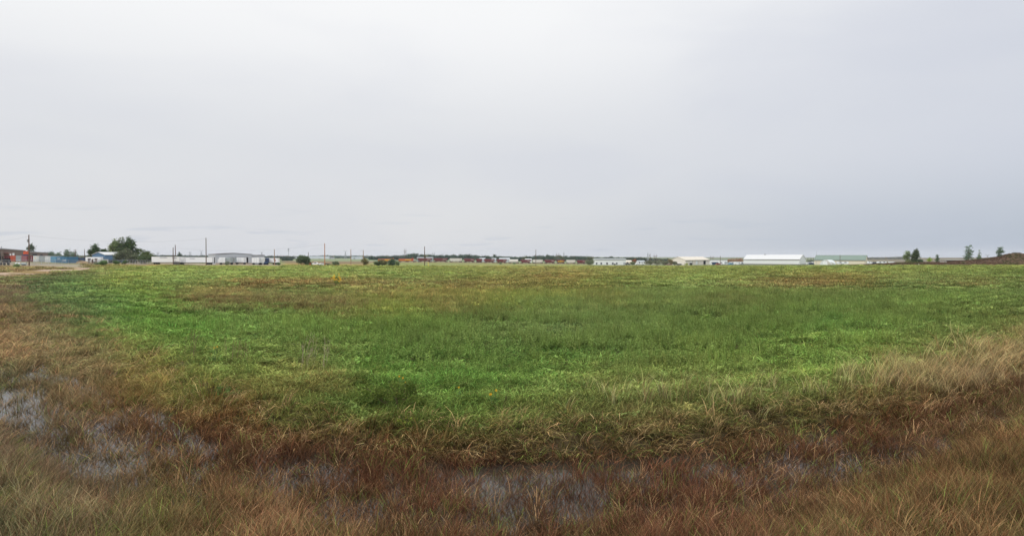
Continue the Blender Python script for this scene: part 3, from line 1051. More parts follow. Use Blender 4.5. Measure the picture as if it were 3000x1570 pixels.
def leaf_mesh(name, lobes, n, leaf, rgb, seed=1, shell=0.55, elong=1.0):
    """lobes: (cx,cy,cz,rx,ry,rz); leaf-sized faces spread through the crown, grouped in sprays"""
    r = np.random.default_rng(seed)
    lob = np.array(lobes, float)
    vol = lob[:, 3] * lob[:, 4] * lob[:, 5]
    ns = max(6, n // 9)
    li = r.choice(len(lob), ns, p=vol / vol.sum())
    d = r.normal(0, 1, (ns, 3))
    d /= np.linalg.norm(d, axis=1, keepdims=True)
    rad = (shell + (1 - shell) * r.random(ns) ** 0.6)[:, None]
    rad = np.where(r.random((ns, 1)) < 0.25, rad * r.random((ns, 1)), rad)
    C = lob[li, :3] + d * rad * lob[li, 3:6]
    tone = 0.72 + 0.56 * r.random(ns)
    hue = r.normal(0, 1, (ns, 1)) * np.array([[0.10, 0.02, 0.05]])
    si = r.integers(0, ns, n)
    P = C[si] + r.normal(0, 1, (n, 3)) * leaf * np.array([1.5, 1.5, 1.1])
    P[:, 2] = np.maximum(P[:, 2], 0.02)
    a = r.normal(0, 1, (n, 3))
    a[:, 2] *= 0.7 * elong
    a /= np.linalg.norm(a, axis=1, keepdims=True)
    b = np.cross(a, r.normal(0, 1, (n, 3)))
    b /= np.linalg.norm(b, axis=1, keepdims=True)
    s = (leaf * (0.5 + 0.9 * r.random(n)))[:, None]
    V = np.stack([P - a * s, P + b * s * 0.5, P + a * s, P - b * s * 0.5], 1).reshape(-1, 3)
    F = np.arange(4 * n).reshape(n, 4)
    c = np.clip(lin(rgb)[None] * 1.25 * (tone[si] * (0.75 + 0.5 * r.random(n)))[:, None] * (1 + hue[si]), 0.003, 1)
    me = mesh_np(name, V, F, np.repeat(c, 4, 0), 'col')
    at = me.color_attributes.new('shade', 'FLOAT_COLOR', 'POINT')
    at.data.foreach_set('color', np.ones(len(V) * 4, np.float32))
    return me


def tree(name, label, cat, px, d, h, w, rgb, lobes=None, n=700, leaf=None, trunk=0.2, seed=1, group=None, y=None, trunks=1, shell=0.5, dep=0.8):
    """h,w in metres; default crown is a stack of uneven lobes"""
    r = random.Random(seed)
    t = thing(name, label, cat, pos(px, d, y), 0, group)
    if lobes is None:
        lobes = []
        c0 = h * trunk
        for k in range(9):
            f = r.random()
            z = c0 + (h - c0) * (0.12 + 0.78 * f)
            wd = w / 2 * (1 - 0.55 * abs(f - 0.42) / 0.58)
            lobes.append((r.uniform(-1, 1) * wd * 0.62, r.uniform(-1, 1) * wd * 0.6 * dep, z, wd * r.uniform(0.38, 0.6), wd * 0.5, (h - c0) * r.uniform(0.13, 0.22)))
    else:
        lobes = [(l[0] * w / 2, l[1] * w / 2 * dep, l[2] * h, l[3] * w / 2, l[3] * w / 2 * dep, l[-1] * h) for l in lobes]
    leaf = leaf or max(0.22, h * 0.035)
    n = int(n * 2.3)
    lobes = [(l[0] * 1.1, l[1] * 1.1, l[2] * 1.03, l[3] * 1.18, l[4] * 1.18, l[5] * 1.15) for l in lobes]
    cr = link('crown', leaf_mesh('crown', lobes, n, leaf, rgb, seed, shell), LEAFM, t)
    mb = MB()
    for k in range(trunks):
        ox = (k - (trunks - 1) / 2) * w * 0.12
        tp = h * 0.8
        mb.tube((ox, 0, -0.2), (ox * 1.5, 0, tp * 0.5), max(0.08, h * 0.02), h * 0.013, 7)
        mb.tube((ox * 1.5, 0, tp * 0.5), (ox * 2, 0, tp), h * 0.013, 0.03, 6)
    for lb in lobes[:8]:
        mb.tube((0, 0, max(0.1, lb[2] * 0.55)), (lb[0], lb[1], lb[2]), h * 0.009, 0.03, 5)
    mb.build('trunk', M['wood'], t)
    return t


def bush(name, label, px, d, h, w, rgb, n=420, seed=1, group=None, leaf=None, y=None, cat='bush'):
    r = random.Random(seed)
    h, w, n = h * 1.12, w * 1.15, int(n * 2.4)
    t = thing(name, label, cat, pos(px, d, y), 0, group)
    lobes = []
    for k in range(8):
        a = r.random() * 6.28
        q = r.random() ** 0.6
        lobes.append((math.cos(a) * w * 0.34 * q, math.sin(a) * w * 0.28 * q, h * (0.30 + 0.36 * r.random() * (1 - 0.5 * q)), w * r.uniform(0.13, 0.2), w * 0.16, h * r.uniform(0.2, 0.33)))
    link('foliage', leaf_mesh('foliage', lobes, n, leaf or max(0.14, h * 0.06), rgb, seed, 0.35, 1.6), LEAFM, t)
    mb = MB()
    for lb in lobes:
        mb.tube((lb[0] * 0.15, lb[1] * 0.15, -0.1), (lb[0], lb[1], lb[2]), 0.05, 0.015, 5)
    mb.build('stem', M['wood'], t)
    return t


def corners(pxA, dA, pxB, D, pxC=None, dB=None, tgt_len=None):
    """ground corners of a building: A left front, B right front, depth D behind; solve B's distance so that the right rear corner shows at pxC"""
    A = np.array([x_at(pxA, dA), dA])

    def mk(db):
        B = np.array([x_at(pxB, db), db])
        u = (B - A) / np.linalg.norm(B - A)
        n = np.array([-u[1], u[0]])
        return B, u, n
    if dB is None:
        best = None
        for db in np.linspace(dA * 0.75, dA * 1.4, 500):
            B, u, n = mk(db)
            C = B + n * D
            e = abs(1500 + FPX * C[0] / C[1] - pxC)
            if best is None or e < best[0]:
                best = (e, db)
        dB = best[1]
    B, u, n = mk(dB)
    return A, B, u, n


def barn(name, label, pxA, dA, pxB, D, He, Hr, wallm, roofm, pxC=None, dB=None, ridge='x', openings=(), over=0.35, trimm=None, hip=0.0, flat=False, skirt=None, y=None):
    A, B, u, n = corners(pxA, dA, pxB, D, pxC, dB)
    W = float(np.linalg.norm(B - A))
    rz = math.atan2(u[1], u[0])
    cx, cy = (A + B) / 2 + n * D / 2
    z0 = min(gz(*A), gz(*B)) if y is None else float(z_at(y, A[1]))
    t = thing(name, label, 'building', (cx, cy, z0), rz)
    w, dd = W / 2, D / 2
    mb = MB()
    if flat:
        mb.box(-w, w, -dd, dd, -0.5, He)
        mb.build('wall', wallm, t)
        MB().box(-w - over, w + over, -dd - over, dd + over, He, Hr).build('roof', roofm, t)
    elif ridge == 'x':
        mb.prismx([(-dd, -0.5), (dd, -0.5), (dd, He), (0, Hr - 0.1), (-dd, He)], -w, w)
        mb.build('wall', wallm, t)
        r = MB()
        k = (Hr - He) / dd
        e = over
        for s in (-1, 1):
            r.prismx([(0, Hr + 0.16), (s * (dd + e), He - e * k + 0.16), (s * (dd + e), He - e * k - 0.02), (0, Hr - 0.02)] if s > 0 else [(0, Hr - 0.02), (s * (dd + e), He - e * k - 0.02), (s * (dd + e), He - e * k + 0.16), (0, Hr + 0.16)], -w - e, w + e)
        if hip:
            for i, v in enumerate(r.v):
                if abs(v[1]) < 0.01 and v[0] > 0:
                    r.v[i] = (v[0] - hip, v[1], v[2])
            for i, v in enumerate(t.children[0].data.vertices):
                if abs(v.co.y) < 0.01 and v.co.x > 0:
                    v.co.x -= hip
        r.build('roof', roofm, t)
        if trimm:
            MB().box(-w - e, w + e, -dd - e - 0.12, -dd - e, He - e * k - 0.25, He - e * k + 0.1).build('gutter', trimm, t)
    else:
        mb.prism([(-w, -0.5), (w, -0.5), (w, He), (0, Hr - 0.1), (-w, He)], -dd, dd)
        mb.build('wall', wallm, t)
        r = MB()
        k = (Hr - He) / w
        e = over
        r.prism([(0, Hr + 0.16), (-w - e, He - e * k + 0.16), (-w - e, He - e * k - 0.02), (0, Hr - 0.02)], -dd - e, dd + e)
        r.prism([(0, Hr - 0.02), (w + e, He - e * k - 0.02), (w + e, He - e * k + 0.16), (0, Hr + 0.16)], -dd - e, dd + e)
        r.build('roof', roofm, t)
    if skirt:
        MB().box(-w - 0.03, w + 0.03, -dd - 0.03, dd + 0.03, -0.5, skirt[0]).build('skirt', skirt[1], t)
    for (nm, x0, x1, za, zb, mm) in openings:      # x as fraction of the front
        xa, xb = -w + 2 * w * x0, -w + 2 * w * x1
        f = MB().box(xa - 0.12, xb + 0.12, -dd - 0.06, -dd + 0.02, za - 0.1, zb + 0.12).build(nm + '_frame', M['greydark'] if mm is not M['white'] else M['greywall'], t)
        f.name = nm
        p = MB().box(xa, xb, -dd - 0.09, -dd - 0.05, za, zb).build('pane' if 'window' in nm else 'leaf', mm, f)
    t['_w'] = w
    return t, w, dd, He


def pole(name, label, px, d, ytop, r=0.16, m=None, group='utility poles', ybase=None, arms=(), lean=0.0, extra=None):
    p = pos(px, d, ybase)
    r *= 1.25
    h = float(z_at(ytop, d)) - p[2]
    t = thing(name, label, 'utility pole', p, 0, group)
    MB().tube((0, 0, -0.5), (lean, 0, h), r, r * 0.72, 8).build('pole', m or M['wood'], t)
    for (zf, L) in arms:
        a = MB().box(-L / 2, L / 2, -0.07, 0.07, h * zf - 0.08, h * zf + 0.08)
        for q in (-0.46, 0, 0.46):
            a.tube((L * q, 0, h * zf + 0.08), (L * q, 0, h * zf + 0.3), 0.05, 0.04, 6)
        a.build('crossarm', M['wood'], t)
    if extra == 'transformer':
        MB().tube((-0.42, 0, h * 0.76), (-0.42, 0, h * 0.76 + 1.1), 0.3, 0.3, 10).build('transformer', M['steel'], t)
    if extra == 'lamp':
        b = MB().tube((0, 0, h * 0.96), (-1.1, 0, h * 0.98), 0.05, 0.05, 6).build('lamp_arm', M['steel'], t)
        MB().box(-1.6, -1.0, -0.15, 0.15, h * 0.98 - 0.12, h * 0.98 + 0.06).build('lamp_head', M['steel'], b)
    return t


def hframe(label, px, d, w, ytop, yarm, group='wooden H frame power line supports', m=None):
    p = pos(px, d)
    h = float(z_at(ytop, d)) - p[2]
    za = float(z_at(yarm, d)) - p[2]
    t = thing('power_line_support', label, 'pylon', p, 0, group)
    r = max(0.2, m_(0.55, d))
    for s in (-1, 1):
        MB().tube((s * w / 2, 0, -0.5), (s * w / 2, 0, h), r, r * 0.7, 7).build('pole', m or M['wood'], t)
    MB().box(-w * 1.1, w * 1.1, -0.12, 0.12, za - r * .6, za + r * .6).build('crossarm', m or M['wood'], t)
    MB().tube((-w / 2, 0, za * 0.72), (w / 2, 0, za * 0.95), 0.12).tube((w / 2, 0, za * 0.72), (-w / 2, 0, za * 0.95), 0.12).build('cross_brace', m or M['wood'], t)
    return t


def lattice(label, px, d, w, ytop, group='steel lattice pylons', arms=True):
    p = pos(px, d)
    h = float(z_at(ytop, d)) - p[2]
    t = thing('pylon', label, 'pylon', p, 0, group)
    r = max(0.12, m_(0.3, d))
    fr = MB()
    for sx in (-1, 1):
        for sy in (-1, 1):
            fr.tube((sx * w / 2, sy * w / 2, -0.3), (sx * w * 0.08, sy * w * 0.08, h * (0.8 if arms else 1)), r, r * 0.7, 5)
    for k in range(6):
        f0, f1 = k / 6, (k + 1) / 6
        wa, wb = w / 2 * (1 - 0.84 * f0), w / 2 * (1 - 0.84 * f1)
        H = h * (0.8 if arms else 1)
        for sy in (-1, 1):
            fr.tube((-wa, sy * wa, H * f0), (wb, sy * wb, H * f1), r * 0.6, None, 5)
            fr.tube((wa, sy * wa, H * f0), (-wb, sy * wb, H * f1), r * 0.6, None, 5)
    fr.build('frame', M['steel'], t)
    if arms:
        a = MB()
        a.tube((-w * 0.08, 0, h * 0.8), (-w * 0.55, 0, h * 0.97), r, r * .7, 5).tube((w * 0.08, 0, h * 0.8), (w * 0.55, 0, h * 0.97), r, r * .7, 5)
        a.tube((-w * 0.85, 0, h * 0.9), (w * 0.85, 0, h * 0.9), r * 0.9, None, 5)
        a.tube((-w * 0.55, 0, h * 0.97), (-w * 0.55, 0, h), r * .8, None, 5).tube((w * 0.55, 0, h * 0.97), (w * 0.55, 0, h), r * .8, None, 5)
        a.build('crossarm', M['steel'], t)
    return t


def wheels(t, xs, y, r, w=0.28, name='wheel'):
    for x in xs:
        for s in (-1, 1):
            MB().tube((x, s * y - w / 2, r), (x, s * y + w / 2, r), r, r, 14).build(name, M['black'], t)


def trailer(label, pxl, pxr, d, group='white semi trailers parked at the loading yard', body=None, marks=(), rz=0.0, hh=2.9, fl=1.2, doorleft=False, y=None, L=None):
    L = L or m_(pxr - pxl, d)
    t = thing('semi_trailer', label, 'trailer', pos((pxl + pxr) / 2, d, y), rz, group)
    b = MB().box(-L / 2, L / 2, -1.3, 1.3, fl, fl + hh)
    for k in range(int(L / 1.2)):
        b.box(-L / 2 + 0.6 + k * 1.2, -L / 2 + 0.66 + k * 1.2, -1.33, -1.3, fl + 0.1, fl + hh - 0.1)
    b.build('body', body or M['white'], t)
    MB().box(-L / 2 + 0.02, L / 2 - 0.02, -1.34, 1.34, fl + hh, fl + hh + 0.08).build('roof_rail', M['steel'], t)
    MB().box(-L / 2 + 0.3, L / 2 - 0.3, -1.0, 1.0, fl - 0.3, fl - 0.003).build('chassis', M['black'], t)
    s = -1 if doorleft else 1
    wheels(t, [s * (L / 2 - 1.4), s * (L / 2 - 2.7)], 1.05, 0.52)
    MB().box(-s * (L / 2 - 2.6) - 0.08, -s * (L / 2 - 2.6) + 0.08, -0.9, -0.75, 0, fl - 0.3).box(-s * (L / 2 - 2.6) - 0.08, -s * (L / 2 - 2.6) + 0.08, 0.75, 0.9, 0, fl - 0.3).build('landing_gear', M['steel'], t)
    for (f0, f1, z0, z1, mm) in marks:
        lt = MB()
        n = max(3, int((f1 - f0) * L / 0.45))
        rr = random.Random(int(f0 * 100) + int(pxl))
        for k in range(n):
            x = -L / 2 + L * (f0 + (f1 - f0) * k / n)
            lt.box(x, x + (f1 - f0) * L / n * rr.uniform(0.55, 0.95), -1.36, -1.335, fl + hh * z0, fl + hh * (z1 - rr.uniform(0, 0.04)))
        lt.build('lettering', mm, t)
    return t


def truck_end(label, pxl, pxr, d, m, hh=2.9, fl=1.1, group='trailers backed up to the grey warehouse', L=8.0, y=None):
    """a trailer seen end on: rear doors with lock rods, bumper and wheels"""
    W = m_(pxr - pxl, d)
    t = thing('semi_trailer', label, 'trailer', pos((pxl + pxr) / 2, d, y), 0, group)
    MB().box(-W / 2, W / 2, 0, L, fl, fl + hh).build('body', m, t)
    for s in (-1, 1):
        dr = MB().box(min(s * 0.04, s * (W / 2 - 0.06)), max(s * 0.04, s * (W / 2 - 0.06)), -0.06, -0.002, fl + 0.1, fl + hh - 0.1).build('rear_door', m, t)
        MB().tube((s * W * 0.16, -0.1, fl + 0.15), (s * W * 0.16, -0.1, fl + hh - 0.15), 0.04, None, 6).build('lock_rod', M['steel'], dr)
    MB().box(-W / 2 + 0.1, W / 2 - 0.1, 0, 0.15, 0.5, 0.65).box(-0.8, -0.7, 0, 0.1, 0.65, fl).box(0.7, 0.8, 0, 0.1, 0.65, fl).build('bumper', M['black'], t)
    for s in (-1, 1):
        for yy in (1.2, 2.5):
            MB().tube((s * (W / 2 - 0.45), yy, 0.5), (s * (W / 2 - 0.02), yy, 0.5), 0.5, 0.5, 12).build('wheel', M['black'], t)
    return t


def container(label, px, d, m, W=2.44, H=2.6, L=6.1, group='shipping containers in a row', y=None, ends=True, marks=None):
    t = thing('shipping_container', label, 'container', pos(px, d, y), 0, group)
    b = MB().box(-W / 2 + 0.03, W / 2 - 0.03, 0.03, L, 0.05, H - 0.03)
    for k in range(int(L / 0.4)):
        for s in (-1, 1):
            b.box(min(s * W / 2, s * (W / 2 - 0.03)), max(s * W / 2, s * (W / 2 - 0.03)), 0.2 + k * 0.4, 0.4 + k * 0.4, 0.2, H - 0.2)
    b.build('body', m, t)
    fr = MB()
    for sx in (-1, 1):
        fr.box(sx * W / 2 - 0.07, sx * W / 2 + 0.01, -0.02, 0.12, 0, H) if sx > 0 else fr.box(-W / 2 - 0.01, -W / 2 + 0.07, -0.02, 0.12, 0, H)
    fr.box(-W / 2 + 0.072, W / 2 - 0.072, -0.02, 0.1, H - 0.14, H).box(-W / 2 + 0.072, W / 2 - 0.072, -0.02, 0.1, 0, 0.16)
    fr.build('corner_post', m, t)
    for s in (-1, 1):
        a, b2 = (0.02, W / 2 - 0.1) if s > 0 else (-W / 2 + 0.1, -0.02)
        dr = MB().box(a, b2, -0.03, 0.025, 0.2, H - 0.18).build('door', m, t)
        rods = MB()
        for q in (0.3, 0.7):
            x = a + (b2 - a) * q
            rods.tube((x, -0.07, 0.2), (x, -0.07, H - 0.18), 0.03, None, 6)
        rods.build('lock_rod', M['steel'], dr)
    if marks:
        mk = MB()
        for (x0, x1, z0, z1) in marks[1]:
            mk.box(x0, x1, -0.06, -0.032, z0, z1)
        mk.build('lettering', marks[0], t)
    return t


CAR_PROFILES = {
    'pickup': [(-2.75, 0.45), (2.75, 0.45), (2.8, 0.95), (2.55, 1.1), (1.55, 1.18), (0.95, 1.82), (-0.55, 1.85), (-0.85, 1.2), (-2.75, 1.2)],
    'car': [(-2.2, 0.35), (2.2, 0.35), (2.25, 0.8), (1.3, 0.95), (0.6, 1.42), (-0.9, 1.45), (-1.7, 1.0), (-2.2, 0.95)],
    'suv': [(-2.3, 0.4), (2.3, 0.4), (2.35, 0.95), (1.35, 1.1), (0.8, 1.72), (-1.9, 1.75), (-2.3, 1.1)],
    'van': [(-2.9, 0.4), (2.8, 0.4), (2.85, 1.0), (2.2, 1.3), (1.7, 2.3), (-2.9, 2.35)],
}
WIN = {
    'pickup': [(0.1, 0.85, 1.25, 1.72), (-0.5, 0.0, 1.25, 1.72)], 'car': [(-0.75, -0.1, 0.98, 1.33), (0.0, 0.65, 0.98, 1.33)],
    'suv': [(-1.8, -0.9, 1.12, 1.6), (-0.8, 0.0, 1.12, 1.6), (0.1, 0.9, 1.12, 1.6)], 'van': [(0.9, 1.7, 1.35, 2.05)],
}


def vehicle(kind, label, px, d, m, cat, rz=0.0, group=None, name=None, sc_=1.0, y=None):
    pr = CAR_PROFILES[kind]
    t = thing(name or {'pickup': 'pickup_truck', 'car': 'parked_car', 'suv': 'parked_car', 'van': 'parked_van'}[kind], label, cat, pos(px, d, y), rz, group)
    t.scale = (sc_, sc_, sc_)
    MB().prism(pr, -0.92, 0.92).build('body', m, t)
    xs = [x for x, z in pr]
    for (a, b, z0, z1) in WIN[kind]:
        MB().box(a, b, -0.935, -0.921, z0, z1).build('window', M['glass'], t)
    wheels(t, [min(xs) + 1.0, max(xs) - 0.95], 0.82, 0.37, 0.24)
    return t


def camper(label, px, d, L=8.0, m=None, H=2.9, rz=0.0, group=None, win=((0.15, 0.35), (0.6, 0.8)), y=None, name='camper_trailer', cat='camper'):
    t = thing(name, label, cat, pos(px, d, y), rz, group)
    MB().prism([(-L / 2, 0.6), (L / 2 - 0.7, 0.6), (L / 2, 1.2), (L / 2 - 0.2, H), (-L / 2 + 0.2, H), (-L / 2, H - 0.3)], -1.2, 1.2).build('body', m or M['white'], t)
    for a, b in win:
        MB().box(-L / 2 + a * L, -L / 2 + b * L, -1.23, -1.203, 1.5, 2.2).build('window', M['glass'], t)
    wheels(t, [-0.5, 0.4], 1.05, 0.36)
    return t
# ---------------------------------------------------------------- gravel road on the left
def strip(name, pts, m, label, cat, lift=0.05):
    """ribbon draped on the ground; pts: (px, near distance, far distance)"""
    P = []
    for i in range(len(pts) - 1):
        a, b = pts[i], pts[i + 1]
        for k in range(8):
            f = k / 8
            P.append([a[j] + (b[j] - a[j]) * f for j in range(3)])
    P.append(pts[-1])
    v, f = [], []
    for i, (px, d0, d1) in enumerate(P):
        for j in range(5):
            d = d0 + (d1 - d0) * j / 4
            x = x_at(px, d)
            v.append((x, d, gz(x, d) + lift))
    for i in range(len(P) - 1):
        for j in range(4):
            a = i * 5 + j
            f.append((a, a + 5, a + 6, a + 1))
    o = link(name, mesh_np(name, v, f), m)
    tag(o, label, cat, kind='structure')
    return o


M['gravel'] = mat('pinkish_gravel', (160, 138, 120), 0.95, 0.22, 0.9)
strip('road', [(-500, 120, 132), (-200, 141, 152), (0, 162, 176), (60, 170, 187), (100, 178, 197), (160, 196, 222), (230, 226, 252), (262, 246, 262)], M['gravel'], 'pinkish gravel road curving along the left edge of the field', 'road')

# ---------------------------------------------------------------- left yard
t, w, dd, He = barn('warehouse', 'long brown ribbed metal warehouse behind the left end of the container row', -26, 315, 75, 30, 6.3, 6.75, M['brownwall'], M['steel'], dB=466, flat=True,
     openings=[('roller_door', .44, .485, 1.3, 4.2, M['white']), ('roller_door', .52, .585, 1.3, 4.4, M['white']), ('roller_door', .10, .20, 0.4, 4.2, M['dark'])])
MB().box(-w + 2 * w * .28, -w + 2 * w * .40, -dd - 2.0, -dd - 0.02, 4.0, 4.3).build('awning', M['red'], t)
MB().tube((-w * .2, -dd + 3, 6.7), (-w * .2, -dd + 3, 8.0), 0.25).build('roof_vent', M['steel'], t)
t, w, dd, He = barn('warehouse', 'second brown metal warehouse with a dark opening behind the white container', 80, 480, 141, 20, 6.0, 6.5, M['brownwall'], M['steel'], dB=640, flat=True,
     openings=[('roller_door', .20, .40, 0.5, 4.8, M['dark']), ('roller_door', .55, .68, 0.5, 4.4, M['dark']), ('door', .78, .84, 0.3, 2.6, M['white'])])

cont = [(21, M['maroon'], 'dark red shipping container at the left end of the row', 326), (37.5, M['orange'], 'orange shipping container in the row', 325), (54.2, M['greyc'], 'grey container with pale doors beside the orange container', 325),
        (71, M['rose'], 'faded pinkish red container beside the grey one with pale doors', 324), (87.5, M['maroon'], 'dark red container with white lettering behind the tall utility pole', 323), (105.3, M['whitec'], 'white shipping container in the middle of the row', 322),
        (123.3, M['greyc'], 'weathered grey container just right of the white container', 321), (139.8, M['whitec'], 'off white dirty container left of the light blue one', 321), (156, M['bluec'], 'light blue container, leftmost of the blue ones', 318),
        (172.4, M['bluec2'], 'blue container with white lettering between two other blue ones', 318), (188.6, M['bluec2'], 'steel blue container with block lettering, second from the right end', 318)]
for i, (px, m, lb, d) in enumerate(cont):
    mk = None
    if i == 4: mk = (M['white'], [(0.72, 0.9, 0.7 + 0.28 * k, 0.9 + 0.28 * k) for k in range(6)])
    if i == 2: mk = (M['white'], [(-1.0, -0.1, 0.3, 0.8), (0.1, 1.0, 0.3, 0.8)])
    if i == 5: mk = (M['yellow'], [(-0.4, 0.0, 1.5, 1.9)])
    if i == 9: mk = (M['white'], [(-0.6, -0.2, 2.0, 2.3), (0.1, 0.5, 2.0, 2.3), (-0.5, 0.4, 1.7, 1.8)])
    if i == 10: mk = (M['white'], [(-0.9, -0.45, 1.0, 1.1), (-0.9, -0.45, 1.5, 1.6), (-0.9, -0.8, 1.1, 1.5), (-0.3, -0.2, 1.0, 1.6), (-0.1, 0.0, 1.0, 1.6), (-0.3, 0.0, 1.5, 1.6), (0.2, 0.3, 1.0, 1.6), (0.3, 0.6, 1.0, 1.1), (0.3, 0.6, 1.25, 1.35), (0.3, 0.6, 1.5, 1.6), (0.6, 0.7, 1.0, 1.6)])
    container(lb, px, d, m, W=2.6, H=2.85, L=6.1 if i % 3 else 12.2, marks=mk)
container('narrow blue container turned sideways at the right end of the row', 200.5, 321, M['bluec2'], W=1.7, H=2.7, L=6)

mc = thing('loading_machine', 'tall orange and dark blue machine standing behind the red containers', 'machine', pos(77, 350))
MB().box(-0.9, 0.9, -1.5, 1.5, 0.6, 3.4).build('body', M['bluedk'], mc)
MB().box(-0.8, 0.8, -1.2, 1.0, 3.4, 5.1, 0.15).build('cab', M['orange'], mc)
wheels(mc, [-0.5, 0.5], 1.2, 0.6)

# dark machinery by the fence and white tanks
dm = thing('flatbed_trailer', 'dark flatbed trailer with upright racks parked at the left edge of the picture', 'trailer', pos(8, 256))
MB().box(-2.3, 2.3, -1.2, 1.2, 0.9, 1.25).build('bed', M['greydark'], dm)
MB().box(0.9, 2.25, -1.15, 1.15, 1.25, 2.6, 0.1).build('cab', M['black'], dm)
r_ = MB()
for k in range(6):
    r_.tube((-2.2 + k * 0.6, -1.1, 1.25), (-2.2 + k * 0.6, -1.1, 3.4), 0.05).tube((-2.2 + k * 0.6, 1.1, 1.25), (-2.2 + k * 0.6, 1.1, 3.4), 0.05)
r_.tube((-2.2, -1.1, 3.4), (0.8, -1.1, 3.4), 0.05).tube((-2.2, 1.1, 3.4), (0.8, 1.1, 3.4), 0.05).tube((-2.2, -1.1, 3.4), (-2.2, 1.1, 3.4), 0.05).build('rack', M['black'], dm)
wheels(dm, [-1.6, 1.4], 1.05, 0.5)
tk = None
for px, d, lb, mm in ((52, 262, 'white plastic tank lying behind the fence, left of two', M['white']), (70, 264, 'pale grey plastic tank lying behind the fence, right of two', M['greyc'])):
    tt = thing('storage_tank', lb, 'tank', pos(px, d), 0.2, 'tanks behind the fence')
    MB().tube((-0.8, 0, 0.5), (0.8, 0, 0.5), 0.5, 0.5, 14).build('tank', mm, tt)
    MB().box(-0.6, 0.6, -0.4, 0.4, 0, 0.12).build('cradle', M['black'], tt)

camper('white roofed camper trailer behind the brown crates', 277, 350, L=8.0, H=3.0)
for px, wd, hh, lb in ((265.5, 1.8, 1.9, 'stack of weathered wooden pallets, left of the two stacks'), (276.5, 1.9, 2.1, 'stack of weathered wooden pallets, right of the two stacks')):
    s_ = thing('pallet_stack', lb, 'pallets', pos(px, 336), 0.1, 'wooden pallet stacks')
    n = int(hh / 0.16)
    q = MB()
    for k in range(n):
        q.box(-wd / 2, wd / 2, -0.6, 0.6, k * 0.16 + 0.09, k * 0.16 + 0.13).box(-wd / 2, -wd / 2 + 0.12, -0.6, 0.6, k * 0.16, k * 0.16 + 0.09).box(wd / 2 - 0.12, wd / 2, -0.6, 0.6, k * 0.16, k * 0.16 + 0.09)
    q.build('pallet', M['pallet'], s_)
container('pale bluish container beside the pallet stacks', 292, 341, M['whitec'], W=2.9, H=2.0, L=5, group=None)

barn('house', 'blue metal shop with its gable end facing the field', 270, 384, 307, 14, 4.3, 5.8, M['bluehouse'], M['white_roof'], dB=382, ridge='y', openings=[('door', .78, .93, 0, 2.6, M['bluedk']), ('window', .3, .5, 1.2, 2.1, M['glass'])])
barn('house', 'blue side building with a cream roof partly behind the big gray green shrub', 307.5, 388, 352, 9, 4.1, 5.3, M['bluehouse'], M['creamroof'], dB=390, openings=[('door', .05, .2, 0, 2.4, M['bluedk'])])

vehicle('pickup', 'black pickup with a white tailgate parked right of the blue containers', 213, 338, M['black'], 'pickup', 0.4)
vehicle('suv', 'dark grey parked car behind the tan dirt pile', 228, 352, M['greydark'], 'car', 1.2)
vehicle('van', 'dark blue van parked beside the white roofed camper', 242, 356, M['bluedk'], 'van', 0.2)
vehicle('car', 'black parked car in front of the blue metal shop', 314, 350, M['black'], 'car', 0.3)
vehicle('suv', 'black parked car half hidden by the green bushes', 328, 352, M['black'], 'car', -0.2)
vehicle('car', 'small black car at the foot of the gray green shrub', 341, 356, M['black'], 'car', 0.9)
dp = thing('dirt_pile', 'low tan pile of dirt on the gravel yard', 'pile', pos(240, 322))
link('heap', leaf_mesh('heap', [(0, 0, 0.35, 2.4, 1.3, 0.55)], 900, 0.16, (196, 170, 132), 5, 0.85), LEAFM, dp)
MB().prism([(-2.4, 0), (2.4, 0), (1.4, 0.75), (0.4, 1.0), (-0.8, 0.85), (-1.7, 0.5)], -1.0, 1.0).build('core', M['dirt'], dp)

# fence
def fence(label, pts, h, step, post_r=0.05):
    a = pts[0]
    base = pos(*a)
    t = thing('chain_link_fence', label, 'fence', base)
    W = [Vector(pos(*p)) - Vector(base) for p in pts]
    rail, net = MB(), MB()
    n = 0
    for i in range(len(W) - 1):
        p, q = W[i], W[i + 1]
        L = (q - p).length
        k = max(1, int(L / step))
        for j in range(k + (1 if i == len(W) - 2 else 0)):
            c = p.lerp(q, j / k)
            z = gz(base[0] + c.x, base[1] + c.y) - base[2]
            if n < 100:
                MB().tube((c.x, c.y, z - 0.3), (c.x, c.y, z + h + 0.1), post_r, None, 6).build('post', M['steel'], t)
            n += 1
        for j in range(k):
            c, e = p.lerp(q, j / k), p.lerp(q, (j + 1) / k)
            zc = gz(base[0] + c.x, base[1] + c.y) - base[2]
            ze = gz(base[0] + e.x, base[1] + e.y) - base[2]
            rail.tube((c.x, c.y, zc + h), (e.x, e.y, ze + h), 0.035, None, 5)
            net.quad((c.x, c.y, zc + 0.05), (e.x, e.y, ze + 0.05), (e.x, e.y, ze + h), (c.x, c.y, zc + h))
    rail.build('top_rail', M['steel'], t)
    net.build('wire_net', M['chain'], t)
    return t


fence('galvanised chain link fence along the gravel yard on the left', [(-60, 236), (0, 250), (100, 270), (200, 291), (290, 306), (330, 316), (372, 330)], 2.1, 4.2)
fence('higher chain link fence section with close posts beside the big shrub', [(373, 331), (447, 352)], 2.3, 2.1, 0.06)

